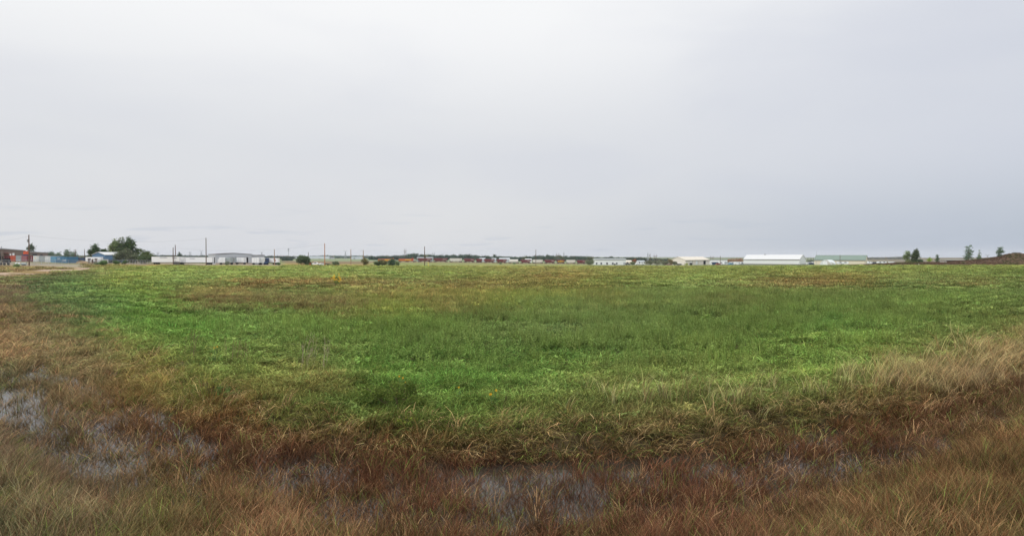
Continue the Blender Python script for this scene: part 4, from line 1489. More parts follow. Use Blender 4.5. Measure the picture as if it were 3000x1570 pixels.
# trees and shrubs of the left yard
DG = (66, 84, 50)
tree('deciduous_tree', 'dark rounded tree rising behind the brown warehouses', 'tree', 90, 560, 12.2, 7.6, (70, 84, 58), n=900, seed=3)
tree('deciduous_tree', 'narrow green tree at the left corner of the blue shop', 'tree', 267, 420, 9.4, 4.0, DG, n=700, seed=4)
tree('deciduous_tree', 'pointed green tree rising behind the blue gable', 'tree', 281, 424, 10.3, 4.6, (64, 88, 48), n=700, seed=5)
tree('deciduous_tree', 'broad green tree behind the right slope of the blue gable', 'tree', 303, 426, 8.6, 7.0, DG, n=900, seed=6)
tree('deciduous_tree', 'green tree with yellowing left side behind the cream roof', 'tree', 326, 420, 9.0, 5.6, (78, 90, 50), n=800, seed=7)
tree('poplar_tree', 'tallest tree, pale green and airy, behind the blue buildings', 'tree', 338.5, 402, 15.4, 4.6, (106, 118, 78), n=800, seed=8, trunk=0.25, shell=0.7)
tree('poplar_tree', 'tall dark slim tree just right of the tallest airy one', 'tree', 355, 402, 14.6, 4.4, (84, 96, 66), n=700, seed=9)
tree('deciduous_tree', 'big dark green rounded tree left of the white trailers', 'tree', 382, 405, 14.4, 9.4, (70, 86, 52), n=1700, seed=10, trunk=0.12)
tree('deciduous_tree', 'green tree with a yellow patch directly left of the long white trailer', 'tree', 426, 368, 9.0, 7.4, (82, 94, 48), n=1100, seed=11, trunk=0.12)
bush('large_shrub', 'large grey green willow like shrub behind the fence', 371, 362, 8.4, 13.5, (96, 102, 80), n=3200, seed=12, leaf=0.34)
bush('large_shrub', 'grey green shrub at the foot of the tree beside the white trailer', 423, 360, 5.6, 9.0, (88, 100, 70), n=2000, seed=13, leaf=0.32)
bush('green_bush', 'round bright green bush in front of the pallet stacks', 301, 303, 2.7, 3.9, (96, 120, 76), n=900, seed=14)
bush('green_bush', 'low green bush before the fence, left of a pair', 338, 317, 2.1, 3.4, (84, 104, 66), n=600, seed=15)
bush('green_bush', 'low green bush before the fence, right of a pair', 366, 326, 2.1, 3.2, (80, 100, 66), n=600, seed=16)
bush('green_bush', 'pale green weed bush beside the gravel road', 48, 232, 1.5, 2.0, (124, 142, 96), n=400, seed=17)
bush('green_bush', 'small pale bush at the edge of the gravel yard', 283, 305, 1.2, 2.4, (118, 128, 96), n=300, seed=18)
for i, (px, d, h, wd, lb) in enumerate([(148, 700, 5.2, 7.5, 'hazy tree just right of the second brown warehouse'), (172, 720, 3.4, 8, 'low distant tree behind the middle blue container'), (196, 690, 6, 7.5, 'distant grey green tree above the right end of the containers'), (215, 800, 5, 12, 'faint distant tree row right of the containers')]):
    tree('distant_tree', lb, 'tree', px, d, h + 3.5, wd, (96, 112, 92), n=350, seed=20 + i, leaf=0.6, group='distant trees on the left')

# ---------------------------------------------------------------- trailers and the grey warehouse
trailer('long white semi trailer with blue lettering beside the green trees', 448, 528, 352, marks=[(0.30, 0.58, 0.80, 0.90, M['bluedk']), (0.76, 0.92, 0.74, 0.84, M['bluedk'])], doorleft=True)
trailer('short end of a white trailer between the two long white ones', 529, 541, 356, L=2.3)
trailer('white semi trailer with a tan stained side left of the grey warehouse', 541, 624, 366, marks=[(0.22, 0.42, 0.70, 0.80, M['bluedk'])])
t, w, dd, He = barn('warehouse', 'grey loading warehouse with dark dock doors behind the white trailers', 631, 385, 738, 25, 5.9, 6.6, M['greywall'], M['greydark'], dB=395.9, ridge='y', over=0.2,
     openings=[('dock_door', .37, .48, 0.9, 4.1, M['dark']), ('dock_door', .53, .89, 0.9, 4.1, M['dark']), ('door', .06, .13, 1.0, 3.2, M['white'])])
MB().box(-w - 0.05, w + 0.05, -dd - 0.35, -dd - 0.1, -0.4, 0.85).build('dock_wall', M['concrete'], t)
MB().box(-w - 0.06, -w + 0.02, -dd + 1.5, -dd + 6, 0.9, 4.1).build('dock_door', M['dark'], t)
t, w, dd, He = barn('warehouse', 'lower grey wing on the right of the loading warehouse', 738.6, 397.5, 775, 20, 5.3, 5.6, M['greywall'], M['greydark'], dB=401.5, flat=True, over=0.15)
truck_end('white trailer backed to the left dock beside a grey one', 642, 659, 372, M['white'])
truck_end('grey trailer behind the grey green bush in the loading yard', 659.5, 676, 373, M['greyc'])
truck_end('white trailer standing in the wide dark dock opening', 690, 714, 383, M['white'], L=4)
truck_end('bright white trailer in front of the low grey wing', 738, 758.5, 374, M['white'])
truck_end('white trailer with faint blue lettering beside the blue truck', 759.5, 775, 376, M['whitec'])
tr = thing('truck_tractor', 'dark blue truck cab between white trailers', 'truck', pos(779.5, 377))
MB().box(-1.0, 1.0, 0, 2.2, 1.0, 3.8, 0.1).build('cab', M['bluedk'], tr)
MB().box(-0.9, 0.9, -1.1, -0.002, 0.7, 1.9, 0.08).build('hood', M['bluedk'], tr)
MB().box(-0.75, 0.75, -0.03, 0.12, 2.2, 3.1).build('windscreen', M['glass'], tr)
wheels(tr, [-0.75, 0.75], 0.3, 0.5)
trailer('white box trailer with a red stripe and red round logo', 784, 817, 381, marks=[(0.02, 0.55, 0.22, 0.28, M['red']), (0.62, 0.74, 0.55, 0.92, M['red']), (0.72, 0.80, 0.25, 0.62, M['red'])], hh=2.6)
db = thing('waste_container', 'dark square waste container in front of the long white trailer', 'container', pos(517, 343))
MB().box(-1.2, 1.2, -0.8, 0.8, 0.15, 1.75).build('body', M['greydark'], db)
r_ = MB()
for x in (-0.9, -0.3, 0.3, 0.9):
    r_.box(x - 0.05, x + 0.05, -0.86, -0.802, 0.2, 1.7)
r_.build('rib', M['black'], db)
MB().tube((-0.6, 0, 1.75), (-0.6, 0, 2.2), 0.08).tube((0.7, 0, 1.75), (0.7, 0, 2.2), 0.08).build('post', M['black'], db)
bush('grey_bush', 'spiky grey green bush in front of the grey trailer', 665, 348, 2.6, 3.4, (124, 130, 114), n=700, seed=31, leaf=0.13)
bush('green_bush', 'dark green bush right of the trailer with the red logo', 815, 366, 1.6, 2.8, (84, 104, 72), n=450, seed=32)

# ---------------------------------------------------------------- poles
pole('utility_pole', 'tall pole with a transformer and pale lower half at the left fence', 85.5, 262, 688, 0.2, M['wood'], extra='transformer', arms=())
pole('utility_pole', 'brown pole beside the dark waste container', 507.5, 350, 725.5, 0.2)
pole('utility_pole', 'dark pole rising behind the long white trailer', 514, 400, 717.5, 0.22)
pole('utility_pole', 'tallest bare brown pole, just left of the grey warehouse', 604, 345, 697, 0.21)
pole('utility_pole', 'light wooden pole next to the red logo trailer', 804, 370, 730, 0.2, M['woodlight'])
pole('utility_pole', 'thin pole between the big shrub and the white pickup', 903.5, 400, 739, 0.16)
pole('utility_pole', 'tall reddish wooden pole right of the white pickup', 951.5, 346, 713, 0.2, M['woodorange'])
pole('utility_pole', 'bare grey pole standing alone over the brown strip', 1028, 430, 730, 0.2, M['woodlight'])
pole('utility_pole', 'pole with a lamp arm at the brownish bush', 1064.5, 415, 733, 0.2, M['woodlight'], extra='lamp')
pole('utility_pole', 'brown pole in front of the red railway cars, left of the yellow marker', 1244, 350, 722, 0.19)
pole('utility_pole', 'lone pole in front of the pale railway cars', 1570, 342, 731, 0.13)
pole('utility_pole', 'dark pole with a transformer above the grey shrubs', 1904.5, 640, 743, 0.22, extra='transformer')
pole('utility_pole', 'pole in front of the low white building', 2110, 560, 750, 0.22)
pole('utility_pole', 'pole in front of the green roof', 2461, 585, 747, 0.2)
pole('radio_mast', 'very thin mast at the left corner of the green roof', 2392.5, 585, 736, 0.09, M['steel'], group=None)
pole('radio_mast', 'very thin distant mast above the blue containers', 205.5, 600, 725, 0.13, M['steel'], group=None)
pole('utility_pole', 'distant pole with crossarm right of the containers', 220.5, 480, 731, 0.22, arms=((0.93, 2.4), (0.8, 2.0)))
pole('utility_pole', 'thin dark pole left of the blue shop', 248, 460, 730, 0.18)
tm = pole('telecom_mast', 'distant telecom mast with two rings of antennas', 845.5, 1500, 728, 0.45, M['steel'], group=None)
h_ = float(z_at(728, 1500)) - tm.location.z
for f in (0.97, 0.82):
    MB().tube((0, 0, h_ * f - 0.9), (0, 0, h_ * f + 0.9), 1.8, 1.8, 12).build('antenna_ring', M['steel'], tm)
# wires
for (a, b, lb) in (((85.5, 262, 690), (604, 345, 699), 'long thin overhead wire from the transformer pole to the tallest pole'), ((507.5, 350, 727), (951.5, 346, 716), 'overhead wire running right to the reddish pole'), ((-200, 262, 700), (85.5, 262, 692), 'overhead wire leaving the picture at the left')):
    A = Vector((x_at(a[0], a[1]), a[1], float(z_at(a[2], a[1]))))
    B = Vector((x_at(b[0], b[1]), b[1], float(z_at(b[2], b[1]))))
    wv_ = MB()
    n = 24
    for k in range(n):
        f, g2 = k / n, (k + 1) / n
        p = A.lerp(B, f) - Vector((0, 0, 4 * f * (1 - f) * 2.2))
        q = A.lerp(B, g2) - Vector((0, 0, 4 * g2 * (1 - g2) * 2.2))
        wv_.tube(p, q, 0.022, None, 4)
    o = wv_.build('overhead_wire', M['wire'])
    tag(o, lb, 'power line', 'overhead wires')
for (px, w_, yt, ya, d, lb) in ((1187, 4.5, 729, 735, 1150, 'nearest wooden H frame rising above the orange locomotives'), (1634, 6.5, 741, 746, 1100, 'dark H frame support over the trees behind the train'), (1919.5, 6.5, 745, 750, 1000, 'H frame support above the grey shrubs right of centre'), (2085.5, 7, 750, 754, 1000, 'H frame support above the roof of the low white building'),
                                (463, 4, 738, 742, 1500, 'faint H frame above the left long white trailer'), (557, 4, 737, 741, 1500, 'faint H frame above the second white trailer'), (1270, 4.5, 739, 744, 1700, 'faint H frame above the wood behind the red cars'), (1540, 4, 747, 750, 1700, 'faint small H frame left of the lone pole')):
    hframe(lb, px, d, m_(w_, d), yt, ya, m=M['wood'] if d < 1400 else M['steel'])
for (px, w_, yt, d, lb, ar) in ((590, 7.5, 733, 1500, 'faint steel pylon left of the tallest pole', True), (767, 7, 736, 1700, 'faint steel pylon above the lower grey wing', True), (1012, 7, 733, 1500, 'steel pylon standing over the distant ridge', True), (1652, 5, 738, 1500, 'pointed steel tower over the trees right of the H frame', False), (1898, 5.5, 741, 1200, 'pointed steel tower left of the transformer pole', False), (2893, 9, 745, 1500, 'faint steel pylon behind the brown mound', True)):
    lattice(lb, px, d, m_(w_, d), yt, arms=ar)

# ---------------------------------------------------------------- middle distance, left of centre
bush('large_shrub', 'big dark green shrub left of the white pickup', 884, 358, 7.0, 8.2, (86, 100, 74), n=2600, seed=41, leaf=0.22)
bush('green_bush', 'small grey bush just right of the big dark shrub', 908, 366, 2.6, 3.6, (98, 108, 90), n=450, seed=42)
vehicle('pickup', 'white pickup truck parked beside the brown verge', 923, 372, M['white'], 'pickup', 0.15)
vehicle('car', 'white low car directly right of the white pickup', 945, 376, M['white'], 'car', 0.3)
ft = thing('flatbed_trailer', 'black flatbed trailer with lowered ramp right of the white car', 'trailer', pos(960, 374))
MB().prism([(-1.9, 0.9), (-1.7, 1.2), (1.9, 0.75), (1.9, 0.4), (-1.6, 0.7)], -1.1, 1.1).build('bed', M['black'], ft)
wheels(ft, [0.2, 0.9], 1.0, 0.35)
sg = thing('road_marker', 'small orange and white marker post left of the white pickup', 'marker', pos(908.5, 352))
MB().box(-0.12, 0.12, -0.05, 0.05, 0, 1.5).build('post', M['orange'], sg)
bush('grey_bush', 'grey green bush right of the black flatbed', 983, 350, 3.0, 4.2, (112, 120, 96), n=1100, seed=43, leaf=0.15)
bush('large_shrub', 'brownish green shrub at the lamp pole', 1067, 400, 4.8, 5.6, (110, 108, 72), n=1200, seed=44, leaf=0.2)
bush('green_bush', 'dark green bush, leftmost of the group before the locomotives', 1105, 352, 3.1, 3.9, (86, 98, 70), n=900, seed=45)
bush('green_bush', 'olive brown bush in the middle of the group before the locomotives', 1124, 354, 3.8, 4.6, (112, 112, 80), n=1100, seed=46)
bush('green_bush', 'tall grey green bush between the two orange locomotives', 1149, 353, 4.3, 3.9, (88, 106, 84), n=1200, seed=47)
bush('green_bush', 'pale small bush, rightmost before the second locomotive', 1164, 351, 2.8, 2.4, (110, 124, 88), n=500, seed=48)
ym = thing('marker_post', 'leaning bright yellow marker at the far edge of the field', 'marker', pos(1254.5, 336))
MB().tube((0.35, 0, -0.1), (-0.15, 0, 2.3), 0.09, 0.09, 8).build('tube', M['yellow'], ym)
bush('green_bush', 'small round green bush in front of the red railway cars', 1466, 560, 2.3, 2.9, (104, 120, 92), n=350, seed=49)
bush('green_bush', 'low greenish bush under the pale round ended railway car', 1506, 600, 1.6, 3.6, (108, 126, 106), n=300, seed=50)
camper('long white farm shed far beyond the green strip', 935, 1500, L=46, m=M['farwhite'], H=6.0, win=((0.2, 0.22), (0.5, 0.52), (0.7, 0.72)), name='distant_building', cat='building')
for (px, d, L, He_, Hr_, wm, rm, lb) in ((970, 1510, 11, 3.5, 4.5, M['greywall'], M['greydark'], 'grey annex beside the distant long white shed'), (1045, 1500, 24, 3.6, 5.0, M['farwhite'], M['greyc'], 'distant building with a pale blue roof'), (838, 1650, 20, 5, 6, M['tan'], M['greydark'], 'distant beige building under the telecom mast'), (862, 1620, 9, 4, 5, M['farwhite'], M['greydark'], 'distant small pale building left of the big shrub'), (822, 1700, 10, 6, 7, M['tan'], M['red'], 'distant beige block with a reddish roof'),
                                        (1231, 900, 9, 4.7, 5.6, M['greyc'], M['steel'], 'white roof showing above the first red railway car'), (1258, 900, 9, 4.7, 5.6, M['greyc'], M['steel'], 'white roof showing above the second red railway car'), (1413, 950, 8, 3.6, 5.4, M['greywall'], M['steel'], 'pale grey roof behind the red cars where the train steps down'), (1447, 950, 6, 3.4, 5.2, M['greywall'], M['steel'], 'smaller pale grey roof behind the red cars'), (1478, 960, 15, 3.8, 6.0, M['greywall'], M['steel'], 'broad pale blue grey roof behind the round ended car'), (1548, 950, 9, 4.0, 5.0, M['white'], M['white_roof'], 'white shed behind the second pale railway car'),
                                        (1842, 760, 6.4, 2.8, 4.4, M['tan'], M['creamroof'], 'tan house right of the white building with small windows'), (1878.5, 800, 8.4, 2.8, 4.0, M['white'], M['greyc'], 'white house with a grey roof right of the autumn tree')):
    barn('distant_building', lb, px - L * FPX / d / 2, d, px + L * FPX / d / 2, 8, He_, Hr_, wm, rm, dB=d, openings=[('window', .2, .35, 1.0, 2.2, M['glass'])])
ct = tree('conifer_tree', 'small dark conifer in the distant planted row, leftmost', 'tree', 829, 900, 4.6, 3.4, (60, 76, 66), lobes=[(0, 0, .25, .9, .9, .2), (0, 0, .5, .6, .6, .2), (0, 0, .78, .3, .3, .2)], n=180, leaf=0.35, seed=51, group='conifers in a distant planted row')
for k, (px, od) in enumerate(((834, 'second'), (839, 'third'), (843, 'fourth'), (847, 'fifth'), (851, 'sixth'), (855, 'seventh'))):
    copy_tree(ct, pos(px, 900 + 6 * k), k * 1.1, 'small dark conifer in the distant planted row, %s from the left' % od, scale=(1, 1, 0.8 + 0.15 * (k % 3)))

# ---------------------------------------------------------------- the train
TD = 740
bal = M['dirt']
def bogie(t, x, name='bogie'):
    b = MB().box(x - 1.0, x + 1.0, -0.9, 0.9, 0.35, 0.75).build(name, M['black'], t)
    for xx in (x - 0.85, x + 0.85):
        for s in (-1, 1):
            MB().tube((xx, s * 0.85 - 0.07, 0.42), (xx, s * 0.85 + 0.07, 0.42), 0.42, 0.42, 12).build('wheel', M['black'], b)


def hopper(label, p0, p1, m, kind='slope', graffiti=False, lett=True, d=TD):
    L = m_(p1 - p0, d) - 0.8
    t = thing('hopper_car', label, 'railway car', pos((p0 + p1) / 2, d), 0, 'grain hopper cars of the long train')
    h = 4.3
    s = L * 0.10
    b = MB()
    if kind == 'round':
        b.prismx([(-1.4, 1.2), (1.4, 1.2), (1.55, 2.4), (1.4, 3.6), (0.8, 4.2), (-0.8, 4.2), (-1.4, 3.6), (-1.55, 2.4)], -L / 2 + s, L / 2 - s)
    else:
        b.prism([(-L / 2 + s * 1.6, 1.15), (L / 2 - s * 1.6, 1.15), (L / 2 - 0.2, 2.5), (L / 2 - 0.2, h - 0.25), (L / 2 - 0.5, h), (-L / 2 + 0.5, h), (-L / 2 + 0.2, h - 0.25), (-L / 2 + 0.2, 2.5)], -1.5, 1.5)
        for k in range(int(L / 1.3)):
            x = -L / 2 + 0.9 + k * 1.3
            if x < L / 2 - 0.6:
                b.box(x, x + 0.1, -1.58, -1.5, 2.2, h - 0.3)
    b.build('body', m, t)
    MB().box(-L / 2 + 0.6, L / 2 - 0.6, -0.4, 0.4, h + 0.02, h + 0.14).build('roof_walk', M['steel'], t)
    c = MB()
    for f in (-0.28, 0, 0.28):
        c.prism([(L * f - 1.3, 1.14), (L * f + 1.3, 1.14), (L * f + 0.35, 0.45), (L * f - 0.35, 0.45)], -1.0, 1.0)
    c.build('hopper_chute', M['greydark'], t)
    MB().box(-L / 2, L / 2, -1.2, 1.2, 0.85, 1.08).build('sill', M['black'], t)
    bogie(t, -L / 2 + 1.6)
    bogie(t, L / 2 - 1.6)
    ld = MB()
    for x in (-L / 2 + 0.05, L / 2 - 0.05):
        ld.box(x - 0.04, x + 0.04, -1.45, -1.37, 1.0, 3.6)
    ld.build('ladder', M['black'], t)
    if lett:
        g_ = MB()
        for k in range(6):
            g_.box(L * 0.16 + k * L * 0.045, L * 0.16 + k * L * 0.045 + L * 0.034, -1.62, -1.585, 2.7, 3.15)
        g_.build('lettering', M['palecar'], t)
    if graffiti:
        g_ = MB()
        rr = random.Random(4)
        for k in range(16):
            x = -L * 0.36 + k * L * 0.045
            g_.box(x, x + L * 0.035, -1.62, -1.585, 1.6 + rr.random() * 0.8, 2.6 + rr.random() * 1.0)
        g_.build('graffiti', M['yellow'], t)
    return t


cars = [(1223, 1266.5, 'boxcar', 'dark red hopper car coupled directly behind the orange locomotive'), (1269, 1313, 'boxcar', 'dark red hopper car between the first red car and the first pale car'), (1316, 1355, 'palecar', 'leftmost pale grey hopper car'), (1357.5, 1392, 'boxcar', 'dark red hopper car directly right of the leftmost pale car'),
        (1393.5, 1414, 'boxcar', 'short looking red car where the train steps down'), (1416.5, 1450.5, 'boxcar', 'dark red hopper car left of the small round bush'), (1453, 1486, 'boxcar', 'dark red hopper car behind the small round bush'), (1488, 1522, 'palecar', 'pale hopper car with rounded end, second pale one from the left'),
        (1523.5, 1556.5, 'boxcar', 'dark red hopper car left of the lone pole'), (1558.5, 1592, 'palecar', 'pale hopper car behind the lone pole'), (1593.5, 1627, 'boxcar', 'dark red hopper car right of the pale car at the lone pole'), (1629.5, 1656, 'boxcar', 'red hopper car covered in yellow graffiti'),
        (1657.5, 1687, 'palecar', 'rightmost pale hopper car'), (1688.5, 1717, 'boxcar', 'dark red hopper car between the rightmost pale car and the shrub'), (1718.5, 1747, 'boxcar', 'last red hopper car, mostly behind the shrub and the white building')]
for i, (a, b, mm, lb) in enumerate(cars):
    hopper(lb, a, b, M[mm], 'round' if i == 7 else 'slope', graffiti=(i == 11), lett=(mm == 'boxcar' and i not in (4, 11)))


def loco(label, p0, p1, d=TD):
    L = m_(p1 - p0, d) - 0.6
    t = thing('locomotive', label, 'locomotive', pos((p0 + p1) / 2, d), 0, 'orange diesel locomotives')
    MB().box(-L / 2, L / 2, -1.4, 1.4, 1.0, 1.35).build('frame', M['black'], t)
    MB().box(-L / 2 + 1.2, L / 2 - 6.0, -0.95, 0.95, 1.353, 3.5).build('engine_hood', M['loco'], t)
    MB().box(-L / 2 + 1.2, L / 2 - 6.0, -1.0, 1.0, 3.503, 4.0, 0.15).build('radiator_roof', M['greydark'], t)
    cb = MB().box(L / 2 - 5.9, L / 2 - 3.4, -1.45, 1.45, 1.353, 4.3, 0.06).build('cab', M['loco'], t)
    MB().box(L / 2 - 5.5, L / 2 - 4.7, -1.49, -1.455, 2.9, 3.5).box(L / 2 - 4.5, L / 2 - 3.8, -1.49, -1.455, 2.9, 3.5).build('window', M['glass'], cb)
    MB().box(L / 2 - 3.39, L / 2 - 1.2, -1.0, 1.0, 1.353, 2.9, 0.1).build('nose', M['palecar'], t)
    MB().box(-L / 2 + 1.3, L / 2 - 6.1, -0.99, -0.955, 1.7, 1.95).build('stripe', M['yellow'], t)
    g_ = MB()
    for k in range(4):
        g_.box(-2 + k * 1.7, -0.8 + k * 1.7, -0.99, -0.955, 2.2, 3.1)
    g_.build('lettering', M['yellow'], t)
    MB().box(-1.8, 1.8, -1.2, 1.2, 0.35, 0.97).build('fuel_tank', M['black'], t)
    bogie(t, -L / 2 + 2.6)
    bogie(t, L / 2 - 2.6)
    return t


loco('orange locomotive partly hidden by bushes at the head of the train', 1104, 1163)
loco('orange locomotive with yellow lettering coupled to the first red car', 1164.5, 1221.5)

# ---------------------------------------------------------------- right half buildings
barn('industrial_building', 'white metal building with five small dark windows near the train', 1742, 600, 1834, 15, 5.0, 5.6, M['whitewall'], M['steel'], dB=600, trimm=M['bluedk'] if False else M['steel'],
     openings=[('window', .045, .085, 0.5, 1.9, M['glass']), ('window', .19, .235, 0.5, 1.9, M['glass']), ('window', .375, .42, 0.5, 1.9, M['dark']), ('window', .555, .6, 0.5, 1.9, M['glass']), ('window', .685, .725, 0.5, 1.9, M['glass']), ('roller_door', .92, .965, 0.1, 2.2, M['greywall']), ('vent_box', .615, .665, 0.1, 0.9, M['dark'])])
bush('grey_bush', 'big spiky grey green shrub in front of the left corner of the white building', 1730, 520, 5.2, 9.0, (112, 120, 94), n=2200, seed=61, leaf=0.24)
bush('grey_bush', 'grey green bush at the right corner of the white building', 1852, 560, 3.4, 5.4, (108, 118, 90), n=900, seed=62)
tree('deciduous_tree', 'reddish brown autumn tree right of the white building', 'tree', 1860, 700, 5.6, 7.4, (140, 96, 72), n=500, seed=63, trunk=0.15)
for k, (px, wd, h, lb) in enumerate(((1901, 8.2, 4.9, 'grey green shrub under the transformer pole'), (1924, 8.2, 4.6, 'grey green shrub between the transformer pole and the H frame'), (1946, 7.4, 4.7, 'brownish grey shrub left of the cream gabled building'), (1962, 4.6, 5.4, 'slim brown tinged tree at the left corner of the cream building'), (1977, 4.0, 3.4, 'grey bush in front of the dark door of the cream gable'))):
    bush('grey_bush', lb, px, 530 + 3 * k, h, wd, (112, 116, 94) if k != 3 else (128, 118, 90), n=1100, seed=64 + k, leaf=0.22)
bush('green_bush', 'low yellow green bush at the foot of the cream building', 2010, 545, 1.8, 4.6, (140, 146, 76), n=400, seed=70)
t, w, dd, He = barn('industrial_building', 'cream gabled building with a long cream roof and dark doors', 1963, 569, 2008, 50, 4.2, 6.9, M['cream'], M['creamroof'], dB=560, ridge='y', openings=[('roller_door', .16, .42, 0.9, 2.9, M['dark'])])
for (y0, y1, z0, z1, mm, nm) in ((-dd + 8, -dd + 13, 0.0, 1.7, M['dark'], 'roller_door'), (-dd + 8.3, -dd + 12.7, 1.9, 3.1, M['white'], 'sign_panel'), (dd - 14, dd - 9.5, 0.1, 3.4, M['dark'], 'roller_door'), (-dd + 13.4, -dd + 13.7, 0, 3.9, M['greydark'], 'downpipe'), (dd - 25.5, dd - 25.2, 0, 3.9, M['greydark'], 'downpipe'), (dd - 30, dd - 26, 0.2, 3.3, M['white'], 'roller_door')):
    MB().box(w - 0.01, w + 0.06, y0, y1, z0, z1).build(nm, mm, t)
MB().box(w + 0.36, w + 0.5, -dd - 0.3, dd + 0.3, 3.85, 4.15).build('gutter', M['greydark'], t)
rw = thing('stack_of_pipes', 'low stack of reddish pipes left of the cream gable', 'pipes', pos(1958, 560))
p_ = MB()
for r in range(3):
    for k in range(4):
        p_.tube((-3.0, k * 0.3 - 0.45, 0.15 + r * 0.28), (3.0, k * 0.3 - 0.45, 0.15 + r * 0.28), 0.14, None, 8)
p_.build('pipe', M['rose'], rw)
cp = thing('canopy', 'low white canopy over a dark space before the cream gable', 'canopy', pos(1990, 548))
MB().box(-2.2, 2.2, -1.2, 1.2, 1.5, 1.7).build('roof', M['white'], cp)
q = MB()
for x in (-2.0, 2.0):
    for yy in (-1.0, 1.0):
        q.tube((x, yy, 0), (x, yy, 1.5), 0.07, None, 6)
q.build('leg', M['steel'], cp)
MB().box(-1.7, 1.7, -0.8, 0.8, 0, 1.1).build('dark_fill', M['greydark'], cp)  # added dark box, puts the shade under the canopy into colour

barn('industrial_building', 'low flat roofed white building right of the cream one', 2083, 640, 2131, 12, 4.3, 4.65, M['white'], M['steel'], dB=640, flat=True, over=0.2, openings=[('window', .88, .93, 2.4, 3.0, M['glass'])])
t, w, dd, He = barn('industrial_building', 'biggest white shed with a bright white roof and dark base', 2178, 600, 2342, 18, 4.9, 8.9, M['whitewall'], M['white_roof'], pxC=2361, trimm=M['greydark'], skirt=(0.85, M['greydark']), over=0.3)
MB().box(-w * .36, -w * .30, -0.6, 0.6, 8.7, 9.5).build('roof_vent', M['steel'], t)
MB().box(-w * .46, -w * .45, -dd - .4, -dd - .06, 4.2, 4.6).box(w * .39, w * .4, -dd - .4, -dd - .06, 4.2, 4.6).build('wall_lamp', M['black'], t)
t, w, dd, He = barn('garden_shed', 'small white hut with a dark gable trim before the big white shed', 2297.5, 588, 2309, 4, 2.0, 2.9, M['white'], M['greydark'], dB=585, ridge='y', openings=[('window', .35, .7, 0.9, 1.9, M['glass'])])
t, w, dd, He = barn('garden_shed', 'small pale green shed attached left of the white hut', 2286.5, 590, 2297, 3, 1.9, 2.1, M['greyc'], M['greydark'], dB=588, flat=True, openings=[('window', .3, .6, 0.9, 1.7, M['glass'])])
pt = thing('portable_toilet', 'tiny blue portable toilet at the big white shed', 'toilet', pos(2284, 590))
MB().box(-0.55, 0.55, -0.55, 0.55, 0, 2.0).build('cabin', M['bluedk'], pt)
MB().box(-0.6, 0.6, -0.6, 0.6, 2.003, 2.15, 0.1).build('roof', M['white'], pt)

barn('industrial_building', 'tan building with a grey green metal roof', 2386, 600, 2535, 16, 4.2, 8.4, M['tan'], M['greenroof'], pxC=2542, trimm=M['greydark'], over=0.35)
# arched hut
A_, B_, u_, n_ = corners(2402, 566, 2434, 14, pxC=2448)
qd = thing('arched_hut', 'pale half round hut with a white door before the green roof', 'building', (*((A_ + B_) / 2 + n_ * 7), gz(*A_)), math.atan2(u_[1], u_[0]))
R_ = float(np.linalg.norm(B_ - A_)) / 2
arc = [(-R_ * math.cos(math.pi * k / 16), 4.1 * math.sin(math.pi * k / 16)) for k in range(17)]
MB().prism(arc, -7, 7).build('shell', M['whitec'], qd)
MB().box(-1.8, 1.6, -7.06, -7.003, 0, 2.9).build('door', M['white'], qd)
camper('white camper trailer with dark window in front of the tan wall', 2468.5, 572, L=9.4, H=2.5)

# lot vehicles between the buildings
lot = [('camper', 2090, 572, 6.0), ('van', 2097, 566, 0), ('car', 2104, 560, 0), ('camper', 2118, 590, 7), ('suv', 2127, 575, 0), ('box', 2134, 580, 5.0), ('car', 2142, 570, 0), ('camper', 2152, 600, 8.5), ('van', 2160, 590, 0), ('camper', 2169, 606, 7), ('car', 2174, 580, 0)]
words = ['white camper left of the pole before the low white building', 'small blue van beside the camper at the low white building', 'red and white car at the left end of the vehicle lot', 'white camper right of the pole', 'white car parked under the right end of the low white building', 'grey green box with an orange front in the vehicle lot', 'blue car beside the grey green box', 'longest white camper in the lot before the autumn trees', 'white van left of the big white shed', 'white camper nearest the big white shed', 'silver car at the left end of the big white shed']
mm_ = [M['white'], M['bluedk'], M['red'], M['white'], M['white'], M['greyc'], M['blue'], M['white'], M['white'], M['white'], M['steel']]
for (k, px, d, L), lb, m in zip(lot, words, mm_):
    if k == 'camper': camper(lb, px, d, L=L, H=2.7, m=m, group='vehicles in the lot between the white buildings')
    elif k == 'box': container(lb, px, d, m, W=5, H=2.4, L=2.4, group='vehicles in the lot between the white buildings')
    else: vehicle(k, lb, px, d, m, 'car' if k != 'van' else 'van', 0.2, 'vehicles in the lot between the white buildings')
